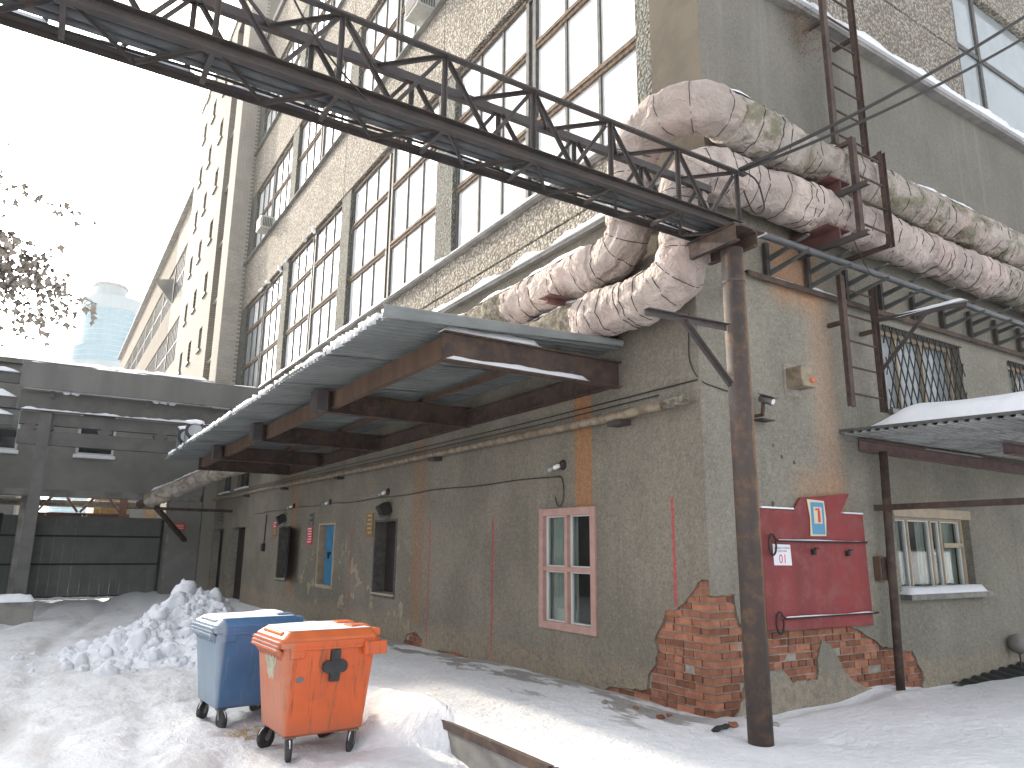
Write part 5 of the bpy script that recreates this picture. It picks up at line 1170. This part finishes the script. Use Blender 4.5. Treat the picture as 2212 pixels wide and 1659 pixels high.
text('ЕДИНЫЙ ТЕЛЕФОН', 1.093, 1.58, .027, 'ink', pa); text('СПАСЕНИЯ', 1.093, 1.547, .027, 'ink', pa); text('01', 1.098, 1.43, .135, 'sign_red', pa)
# ================================================================ SMALL WALL THINGS, short facade
t = thing('siren_box', 'brown metal box with an orange lamp on the end wall', 'alarm box', (1.6, -.1, 3.4))
part('case', MB().box(1.44, 1.70, -.22, .0, 3.42, 3.66), 'gas_pipe', t, bevel=.008); part('lens', MB().lathe((1.62, -.22, 3.50), [(.035, 0), (.035, .015), (.02, .028), (.004, .03)], 12, (0, -1, 0)), 'amber_lens', t, smooth=True); part('mount_patch', MB().box(1.41, 1.74, -.008, -.002, 3.34, 3.72), 'mortar', t)
for z in np.linspace(3.45, 3.63, 6): part('louvre', MB().box(1.702, 1.708, -.2, -.05, z, z + .012), 'wire_dark', t)
t = thing('security_camera', 'small grey security camera on a bracket beside the steel post', 'camera', (.9, -.1, 3.0))
ax = Vector((.10, -1, -.42)).normalized(); c = Vector((.86, -.16, 3.19))
part('body', MB().lathe(c - ax * .08, [(.03, 0), (.045, .01), (.047, .17), (.04, .175)], 14, ax), 'lamp_metal', t, smooth=True); part('lens', MB().lathe(c + ax * .094, [(.036, 0), (.03, .004), (.012, .003)], 14, ax), 'far_white', t, smooth=True)
part('hood', MB().bar(c - ax * .07 + Vector((0, 0, .05)), c + ax * .13 + Vector((0, 0, .05)), .10, .008), 'dark_steel', t); part('bracket', MB().bar((.86, -.12, 3.16), (.86, -.10, 3.02), .03, .03).bar((.86, -.11, 3.03), (.86, .0, 3.03), .03, .03), 'rust_bright', t); part('tray', MB().box(.80, 1.02, -.14, .0, 2.97, 2.985), 'rust_beam', t)
for i, (x, z) in enumerate(((1.13, 2.72), (1.27, 2.60), (1.48, 2.55))): solo('wall_anchor', MB().box(x - .012, x + .012, -.02, .0, z - .018, z + .018), 'galv', ('tiny pale fixing in the end wall, nearest the security camera', 'tiny pale fixing in the end wall, middle of a row of three', 'tiny pale fixing in the end wall, nearest the orange stain')[i], 'fixing', 'fixings in the end wall')
t = thing('junction_box', 'small rusty junction box beside the brown downpipe', 'junction box', (2.95, -.05, 1.2))
part('case', MB().box(2.84, 3.06, -.09, .0, 1.22, 1.50), 'rust_bright', t, bevel=.006); part('lid', MB().box(2.86, 3.04, -.10, -.091, 1.24, 1.48), 'rust_beam', t)
t = thing('globe_lamp', 'frosted globe lamp on a thin stem low on the end wall', 'lamp', (5.9, -.1, -.1))
part('globe', MB().lathe((5.9, -.12, .20), [(.02, -.01), (.09, .03), (.13, .10), (.13, .16), (.09, .23), (.02, .26)], 18), 'concrete', t, smooth=True); part('stem', MB().tube([(5.9, -.12, -.3), (5.9, -.12, .2)], .012, 8), 'dark_steel', t)
t = thing('pipe_end_sheet', 'dark corrugated sheet half buried in snow at the foot of the end wall', 'sheet', (5.2, -.3, -.2))
part('sheet', MB().grid(40, 3, lambda u, v: (4.3 + 2.4 * u, -.02 - .7 * v, -.06 + .16 * u - .12 * v + .014 * (1 if int(u * 39) % 4 < 2 else -1))), 'gate_dark', t)
# ================================================================ ENTRANCE AWNING at the right
aw = thing('entrance_awning', 'low entrance awning with thick snow on a pale corrugated sheet', 'awning', (4, -1.2, -.2))
def AWZ(x, y): return 2.985 + .03 * y
for k in range(8):
    y0 = .0 - k * .33
    m = MB()
    for j in range(3): m.add([(x, y0 - j * .11 - dy, AWZ(x, y0 - j * .11 - dy) + dz) for x in (2.37, 7.4) for (dy, dz) in ((0, 0), (.03, 0), (.045, -.03), (.09, -.03), (.105, 0), (.11, 0))], [(i, i + 1, 6 + i + 1, 6 + i) for i in range(5)])
    part('sheet', m, 'sheet_white', aw)
part('edge_trim', MB().bar((2.37, -.02, AWZ(0, 0) + .012), (2.37, -2.62, AWZ(0, -2.62) + .012), .012, .035), 'rack_steel', aw)
def awsnow(u, v):
    x = 2.38 + 5.0 * u; y = -.05 - 2.5 * v
    e = min(1, u * 16, (1 - u) * 14); e = math.sin(e * math.pi / 2) ** 1.2; f = min(1, (1 - v) * 9); g_ = float(ss(.03, .34, v * 1.0))
    h = .27 * (e ** .5) * (f ** .5) * (.03 + .97 * g_) * (1 + .25 * mnoise.noise((x * 1.2, y * 1.2, 2)))
    if u == 0 or v == 1: h = 0
    return (x, y, AWZ(x, y) + .006 + h)
part('snow_load', MB().grid(70, 50, awsnow), 'snow', aw, smooth=True)
part('wall_beam', MB().channel((2.75, -.06, 2.84), (7.4, -.06, 2.80), .15, .08, .01), 'rust_pink', aw); part('beam_snow', snowcap(4.1, 5.6, -.12, -.03, 2.90, .02, 30, 5, .5, along='x'), 'snow', aw, smooth=True)
part('front_beam', MB().channel((2.6, -2.0, 2.83), (7.4, -2.0, 2.83), .15, .08, .01), 'rust_pink', aw); part('inner_beam', MB().channel((4.3, -1.0, 2.83), (7.4, -1.0, 2.80), .14, .08, .01), 'rust_pink', aw)
part('post', MB().tube([(3.04, -.15, 2.78), (2.90, -.15, -.3)], .05, 14), 'rust_beam', aw, smooth=True); part('tie_rail', MB().bar((3.0, .0, 2.09), (3.0, -2.3, 2.10), .06, .07), 'rust_beam', aw)
part('post', MB().tube([(5.6, -2.0, 2.75), (5.6, -2.0, -.3)], .05, 14), 'rust_beam', aw, smooth=True)
# ================================================================ SMALL WALL THINGS, long facade
t = thing('gas_pipe', 'long pale yellow brown pipe on brackets along the wall under the canopy', 'pipe', (-.1, 12, 3))
part('pipe_run', MB().tube(smooth_path([(-.14, .10, 3.12), (-.12, 1.22, 3.10), (-.12, 25.3, 3.25)], .2, .25), .052, 14), 'gas_pipe', t, smooth=True)
part('end_wrap', MB().tube([(-.14, .06, 3.12), (-.14, .42, 3.115)], .058, 14), 'wool', t, smooth=True)
for y in (1.22, 6.1, 11, 15.5, 20): part('bracket', MB().box(-.17, .0, y - .12, y + .12, 2.985 + .006 * y, 3.04 + .006 * y), 'dark_steel', t)
for i, (za, zb, lab) in enumerate(((3.34, 3.40, 'thin black cable clipped to the wall above the long pipe'), (3.27, 3.33, 'second thin cable running close above the long pipe'))):
    solo('wall_cable', MB().tube([(-.012, .02 + .6 * i, za), (-.012, 3, za - .02), (-.012, 8, za), (-.012, 20, zb + .02)], .008, 5), 'wire_dark', lab, 'cable')
solo('drop_cable', MB().tube(smooth_path([(-.012, .10, 4.1), (-.012, .13, 3.55), (-.012, -.005, 3.32), (.25, -.012, 3.28), (.8, -.012, 3.22)], .15, .05), .006, 5), 'wire_dark', 'thin cable hanging down the corner to the security camera', 'cable')
lampw = [(2.48, 2.62), (8.31, 2.60), (11.75, 2.55), (14.7, 2.58), (24.3, 2.8)]
pts = []
for y in np.linspace(2.5, 19, 80): pts.append((-.010, y, 2.50 + .012 * math.sin(y * 2.3) - .012 * math.sin(y * .8) + .002 * y))
solo('lamp_wire', MB().tube(pts, .008, 5), 'wire_dark', 'sagging lamp wire running along the wall above the hatches', 'wire')
ll = ['bare bulb lamp on the wall above the pink window', 'bare bulb lamp above the brown hatch', 'bare bulb lamp above the blue door', 'bare bulb lamp above the black shutter hatch', 'bare bulb lamp above the far dark doors']
for (y, z), lab in zip(lampw, ll):
    t = thing('wall_lamp', lab, 'lamp', (-.1, y, z), 'bulb lamps on the wall')
    ax = Vector((-.55, .75, -.35)).normalized(); c = Vector((-.07, y, z))
    part('socket', MB().lathe(c, [(.02, -.03), (.03, 0), (.03, .06), (.022, .065)], 12, ax), 'far_white', t, smooth=True); part('bulb', MB().lathe(c + ax * .066, [(.018, 0), (.035, .03), (.04, .06), (.025, .085), (.004, .092)], 12, ax), 'lamp_glass', t, smooth=True)
    part('base', MB().lathe((-.002, y - .03, z + .02), [(.07, 0), (.065, .02), (.04, .045), (.02, .05)], 14, (-1, 0, 0)), 'wire_dark', t, smooth=True); part('arm', MB().tube([(-.03, y - .03, z + .02), c], .012, 6), 'wire_dark', t)
solo('cable_loop', MB().tube([(-.02, 2.52 + .10 * math.cos(a), 2.30 + .20 * math.sin(a)) for a in np.linspace(1.2, 5.9, 16)], .007, 5), 'wire_dark', 'loop of loose cable under the bulb lamp by the pink window', 'cable', smooth=True)
def wallsign(name, lab, y0, y1, z0, z1, m_, bars, bm2):
    t = thing(name, lab, 'sign', (-.02, (y0 + y1) / 2, z0)); part('board', MB().box(-.022, -.004, y0, y1, z0, z1), m_, t)
    n = bars
    for k in range(n):
        z = z1 - (k + .7) * (z1 - z0) / (n + .6); part('lettering', MB().box(-.025, -.0225, y0 + .04 + .05 * rnd() * (y1 - y0), y1 - .04 - .2 * rnd() * (y1 - y0), z, z + .35 * (z1 - z0) / n), bm2, t)
wallsign('red_sign', 'tall red sign with white lettering beside the blue door', 12.92, 13.32, 1.58, 2.0, 'sign_red', 6, 'paper')
wallsign('grey_sign', 'faded grey sign above the tall red sign', 12.9, 13.3, 2.04, 2.36, 'galv', 2, 'frame_grey')
wallsign('red_sign', 'small red sign beside the black shutter hatch', 16.25, 16.62, 2.02, 2.22, 'sign_red', 3, 'paper')
wallsign('amber_sign', 'small faded amber sign below the red one by the black shutter', 16.25, 16.6, 1.8, 2.0, 'sign_amber', 2, 'cream')
wallsign('amber_sign', 'tall amber sign beside the brown hatch', 8.98, 9.33, 1.74, 2.22, 'sign_amber', 5, 'cream')
wallsign('white_sign', 'pale sign above the far dark doors', 23.7, 24.3, 2.3, 2.75, 'galv', 3, 'frame_grey')
for y, lab in ((8.2, 'small black horn box over the brown hatch'), (15.5, 'small black horn box over the shutter hatch')):
    t = thing('horn_box', lab, 'box', (-.1, y, 2.1)); part('case', MB().bar((-.02, y, 2.32), (-.20, y + .02, 2.22), .28, .22), 'wire_dark', t, bevel=.01); part('rim', MB().box(-.24, -.16, y - .15, y + .15, 2.10, 2.14), 'lamp_metal', t)
t = thing('switch_box', 'black switch box on a cable between the far doors and the shutter', 'switch', (-.05, 17.5, 1.4)); part('case', MB().box(-.08, .0, 17.4, 17.62, 1.38, 1.6), 'wire_dark', t); part('cable', MB().tube([(-.02, 17.5, 1.6), (-.02, 17.45, 2.45)], .015, 6), 'wire_dark', t)
# air conditioners hung out of the upper windows
def ac(y, z, lab):
    t = thing('air_conditioner', lab, 'air conditioner', (XU - .3, y, z), 'window air conditioners')
    part('case', MB().box(XU - .42, XU + .12, y - .35, y + .35, z, z + .48), 'ac_white', t, bevel=.015)
    for k in range(6): part('louvre', MB().box(XU - .34 + k * .06, XU - .30 + k * .06, y - .357, y - .351, z + .06, z + .42), 'frame_grey', t)
    part('grille', MB().box(XU - .432, XU - .422, y - .28, y + .28, z + .06, z + .42), 'frame_grey', t); part('snow_cap', snowcap(XU - .43, XU + .05, y - .35, y + .35, z + .482, .06, 10, 8, .3), 'snow', t, smooth=True)
ac(21.6, 13.2, 'pale boxy air conditioner in the second storey window beside the brick tower'); ac(7.9, 13.25, 'pale boxy air conditioner in the second storey window near the corner')
# ================================================================ WASTE CONTAINERS
def rbox(rows, n=5, r=.06):
    """lofted rounded rectangle; rows of (z, x0, x1, y0, y1)"""
    m = MB(); vs = []; per = 4 * n
    for (z, x0, x1, y0, y1) in rows:
        for (cx, cy, a0) in ((x1 - r, y1 - r, 0), (x0 + r, y1 - r, 90), (x0 + r, y0 + r, 180), (x1 - r, y0 + r, 270)):
            for k in range(n):
                a = math.radians(a0 + 90 * k / (n - 1)); vs.append((cx + r * math.cos(a), cy + r * math.sin(a), z))
    R_ = len(rows)
    fs = [(j * per + k, j * per + (k + 1) % per, (j + 1) * per + (k + 1) % per, (j + 1) * per + k) for j in range(R_ - 1) for k in range(per)]
    fs += [tuple(range(per - 1, -1, -1)), tuple((R_ - 1) * per + k for k in range(per))]
    return m.add(vs, fs)
def container(col, lid, lab, loc, rz, orange):
    t = thing('waste_container', lab, 'container', loc, None, rz)
    P_ = dict(parent=t, local=True)
    w0, w1, d0, d1 = .40, .47, .37, .45
    part('body', rbox([(.21, -w0 + .03, w0 - .03, -d0 + .03, d0 - .03), (.235, -w0, w0, -d0, d0), (1.02, -w1, w1, -d1, d1), (1.03, -w1 - .0, w1, -d1, d1)], 6, .045), col, smooth=False, **P_)
    # rim and ribbed comb on the narrow left face
    part('rim', rbox([(1.03, -w1 - .035, w1 + .03, -d1 - .02, d1 + .02), (1.085, -w1 - .045, w1 + .035, -d1 - .025, d1 + .025)], 6, .05), col, **P_)
    for k in range(3): part('comb_rib', MB().box(-w1 - .075 + k * .006, -w1 - .03, -d1 + .02, d1 - .02, 1.0 + k * .034, 1.018 + k * .034), lid, **P_)
    for k in range(3): part('rib_snow', MB().box(-w1 - .07 + k * .006, -w1 - .04, -d1 + .04, d1 - .04, 1.0185 + k * .034, 1.024 + k * .034), 'snow', **P_)
    for k in range(8):
        y = -d1 + .06 + (2 * d1 - .12) * (k + .5) / 8
        part('comb_tooth', MB().add([(-w1 - .05, y - .045, .998), (-w1 - .05, y + .045, .998), (-w1 + .012, y, .90), (-w1 + .0, y - .045, .998), (-w1, y + .045, .998)], [(0, 2, 1), (0, 3, 2), (1, 2, 4), (0, 1, 4, 3)]), col, **P_)
    # lid with a raised middle
    part('lid', rbox([(1.086, -w1 - .03, w1 + .02, -d1 - .01, d1 + .01), (1.115, -w1 - .02, w1 + .015, -d1, d1), (1.175, -w1 + .06, w1 - .02, -d1 + .07, d1 - .07), (1.18, -w1 + .09, w1 - .05, -d1 + .10, d1 - .10)], 6, .05), lid, **P_)
    part('lid_snow', snowcap(-w1 + .07, w1 - .03, -d1 + .08, d1 - .08, 1.181, .016 if orange else .03, 40, 30, 1.3, along='x', seed=31 if orange else 37), 'snow', smooth=True, **P_)
    for y in (-.2, .2): part('lid_step', MB().box(w1 - .22, w1 - .02, y - .11, y + .11, 1.178, 1.20), lid, bevel=.01, **P_)
    part('lid_ridge', MB().box(-w1 + .0, -w1 + .12, -.30, .30, 1.12, 1.165), lid, bevel=.02, **P_)
    for s in (-1, 1): part('side_rib', MB().box(-w1 + .05, w1 - .05, s * (d1 + .012) - .012, s * (d1 + .012) + .012, 1.005, 1.03), col, bevel=.006, **P_)
    for y in (-.22, .22): part('lid_handle', MB().box(-w1 + .02, -w1 + .06, y - .09, y + .09, 1.10, 1.14), lid, bevel=.008, **P_)
    for s in (-1, 1): part('hinge', MB().box(w1 + .0, w1 + .10, s * .25 - .07, s * .25 + .07, 1.09, 1.16), lid, bevel=.012, **P_)
    # lifting lugs at the top corners of the wide face
    for s in (-1, 1):
        part('lifting_lug', MB().box(w1 - .15, w1 + .09, s * (d1 + .035) - .035, s * (d1 + .035) + .035, .93, 1.06), col, bevel=.012, **P_)
        part('lug_pocket', MB().box(-w1 + .06, -w1 + .20, s * (d1 - .005) - .018, s * (d1 - .005) + .018, .93, 1.04), col, bevel=.008, **P_)
    yl = -d1 + .018
    if orange:
        def fz(z): return -d0 - (d1 - d0) * (z - .235) / .785
        cx = .04
        part('lock_plate', MB().box(cx - .05, cx + .05, fz(.98) - .025, fz(.8) + .01, .70, 1.0), 'bin_black', bevel=.008, **P_)
        part('lock_boss', MB().prism([(cx + .13 * math.copysign(1, math.cos(a)) * (.45 + .55 * abs(math.cos(a))) if False else cx + (.07 if math.cos(a) > 0 else -.07) + .055 * math.cos(a), .84 + .06 * math.sin(a)) for a in np.linspace(0, 2 * math.pi, 24, endpoint=False)], lambda a, b, d: Vector((a, fz(.84) - d, b)), -.01, .045), 'bin_black', bevel=.006, **P_)
        part('torn_label', MB().prism([(-.17, .97), (.18, .95), (.15, .86), (.10, .80), (.12, .76), (.03, .70), (-.02, .74), (-.08, .70), (-.12, .82), (-.19, .86)], lambda a, b, d: Vector((-w0 - (w1 - w0) * (b - .235) / .785 - d, a, b)), .0, .003), 'label_torn', **P_)
        part('paint_smudge', MB().prism([(-.33, .75), (-.28, .77), (-.25, .74), (-.28, .71), (-.33, .71)], lambda a, b, d: Vector((a, fz(b) - d, b)), 0, .002), 'ink', **P_)
    for (sx, sy) in ((-1, -1), (-1, 1), (1, -1), (1, 1)):
        cx, cy = sx * .32, sy * .30; a = {(-1, -1): 1.35, (-1, 1): .45, (1, -1): .95, (1, 1): .2}[(sx, sy)] + (0 if orange else .35)
        d = Vector((math.cos(a), math.sin(a), 0)); n = Vector((-d.y, d.x, 0)); wc = Vector((cx, cy, .098)) - d * .045
        cs = part('castor', MB().box(cx - .05, cx + .05, cy - .05, cy + .05, .196, .212), 'galv', **P_)
        m = MB()
        for s in (-1, 1): m.bar(Vector((cx, cy, .196)) + n * s * .034, wc + n * s * .034, .05, .006, n)
        m.bar(Vector((cx, cy, .19)) - n * .038, Vector((cx, cy, .19)) + n * .038, .05, .012); part('fork', m, 'galv', parent=cs, local=True)
        part('wheel', MB().lathe(wc - n * .022, [(.05, -.004), (.098, .0), (.106, .012), (.106, .036), (.098, .048), (.05, .052)], 22, n), 'rubber', parent=cs, local=True, smooth=False); part('hub', MB().lathe(wc - n * .03, [(.012, 0), (.04, .006), (.04, .054), (.012, .06)], 14, n), 'galv', parent=cs, local=True)
        if rnd() < .9: part('wheel_snow', MB().tube([wc + (d * math.cos(b) + Vector((0, 0, 1)) * math.sin(b)) * .095 for b in np.linspace(1.6, 3.2, 8)], [.004, .012, .015, .014, .013, .012, .008, .003], 6), 'snow', parent=cs, local=True, smooth=True)
    return t
container('bin_orange', 'bin_orange_lid', 'orange wheeled waste container with a black cross shaped lock and torn label', (-3.19, 2.44, -.425), math.radians(2), True)
container('bin_blue', 'bin_blue', 'blue wheeled waste container with snow on its lid behind the orange one', (-3.50, 4.10, -.43), math.radians(5), False)
st = MB()
for k in range(60):
    x, y = ru(-3.75, -3.3), ru(3.0, 3.5); z = gz(x, y) + .01; a = ru(0, 3.1); l = ru(.05, .18)
    st.bar((x, y, z), (x + l * math.cos(a), y + l * math.sin(a), z + .02), .006, .006)
solo('straw_litter', st, 'straw', 'few wisps of straw on the snow between the two containers', 'straw', kind='stuff')
# ================================================================ TREE at the left
tr = thing('maple_tree', 'bare tree with clusters of dry hanging leaves at the left edge', 'tree', (-9.6, 8.2, -.5))
base = Vector((-9.6, 8.2, -.6))
part('trunk', MB().tube([base, base + Vector((.1, .0, 2.5)), base + Vector((.25, -.2, 5)), base + Vector((.2, -.4, 8)), base + Vector((.4, -.6, 11))], [.26, .22, .17, .11, .04], 14), 'bark', tr, smooth=True)
lm = MB(); crown = []
def leaf(p, s):
    d = Vector((ru(-.5, .5), ru(-.5, .5), -1)).normalized(); a = Vector((ru(-1, 1), ru(-1, 1), ru(-.3, .3))).normalized(); sd2 = d.cross(a).normalized(); cu = sd2.cross(d) * s * .25
    lm.add([p, p + d * s * .35 + sd2 * s * .42 + cu, p + d * s * .55 + sd2 * s * .16, p + d * s * 1.0, p + d * s * .55 - sd2 * s * .16, p + d * s * .35 - sd2 * s * .42 + cu], [(0, 1, 2), (0, 2, 3), (0, 3, 4), (0, 4, 5)])
def twig_with_leaves(a, b, nl, spread, r0=.016):
    pts = [Vector(a).lerp(Vector(b), i / 8) + Vector((ru(-1, 1), ru(-1, 1), ru(-1, 1))) * .05 * (i > 0) + Vector((0, 0, .25 * math.sin(math.pi * i / 8))) for i in range(9)]
    part('branch', MB().tube(pts, [r0 * (1 - .1 * i) for i in range(9)], 6), 'bark', tr, smooth=True)
    for k in range(nl):
        t = ru(.25, 1.0); i = min(7, int(t * 8)); p = pts[i].lerp(pts[i + 1], t * 8 - i)
        q_ = p + Vector((random.gauss(0, spread), random.gauss(0, spread), random.gauss(-spread * .8, spread * .7)))
        crown.append((p, q_)); leaf(q_, ru(.09, .17))
tops = [base + Vector((.15, -.1, 3.8)), base + Vector((.25, -.2, 5.2)), base + Vector((.22, -.3, 6.6)), base + Vector((.2, -.4, 8)), base + Vector((.3, -.5, 9.4))]
targets = [((30, 500), 6.4, 70, .16), ((95, 540), 6.6, 90, .17), ((130, 590), 6.2, 80, .15), ((170, 640), 6.4, 70, .13), ((100, 690), 6.2, 60, .13), ((20, 590), 6.8, 90, .20), ((60, 640), 6.0, 80, .18), ((205, 665), 6.5, 30, .08), ((215, 475), 6.8, 14, .05), ((175, 478), 6.8, 14, .06), ((15, 285), 7.0, 14, .07), ((5, 400), 6.6, 40, .14), ((110, 740), 6.2, 12, .06), ((-40, 450), 6.5, 90, .25), ((-120, 560), 7, 120, .35), ((-150, 350), 7.5, 120, .35), ((-60, 680), 6.6, 90, .25)]
for (px, y_, nl, sp) in targets:
    e = ony(px[0], px[1], y_); b0 = min(tops, key=lambda t_: abs(t_.z - e.z - .8)); twig_with_leaves(b0, e, int(nl * 2.6), sp * 1.15)
for k in range(10):
    b0 = random.choice(tops); e = b0 + Vector((ru(-2.4, -.3), ru(-2, 2), ru(-.2, 1.4))); twig_with_leaves(b0, e, 60, .3)
tg = MB()
for (p, q_) in crown:
    mid = p.lerp(q_, .5) + Vector((ru(-.03, .03), ru(-.03, .03), .04)); tg.tube([p, mid, q_ + Vector((0, 0, .01))], [.006, .004, .0025], 3, False)
part('twigs', tg, 'bark', tr, kind='stuff')
part('leaves', lm, 'leaf_dry', tr, kind='stuff')
# ================================================================ WINTER HAZE
hz = bpy.data.objects.new('haze', mesh('haze', MB().box(-900, 900, -60, 1300, -1.6, 200), None)); COL.objects.link(hz); hz['kind'] = 'stuff'
hm = bpy.data.materials.new('haze'); hm.use_nodes = True; ht = hm.node_tree; ht.nodes.clear()
ho = nd(ht, 'ShaderNodeOutputMaterial'); hv = nd(ht, 'ShaderNodeVolumePrincipled'); ht.links.new(hv.outputs[0], ho.inputs['Volume'])
hv.inputs['Color'].default_value = (.95, .97, 1, 1); hv.inputs['Density'].default_value = .00025; hv.inputs['Anisotropy'].default_value = .1
hz.data.materials.append(hm)
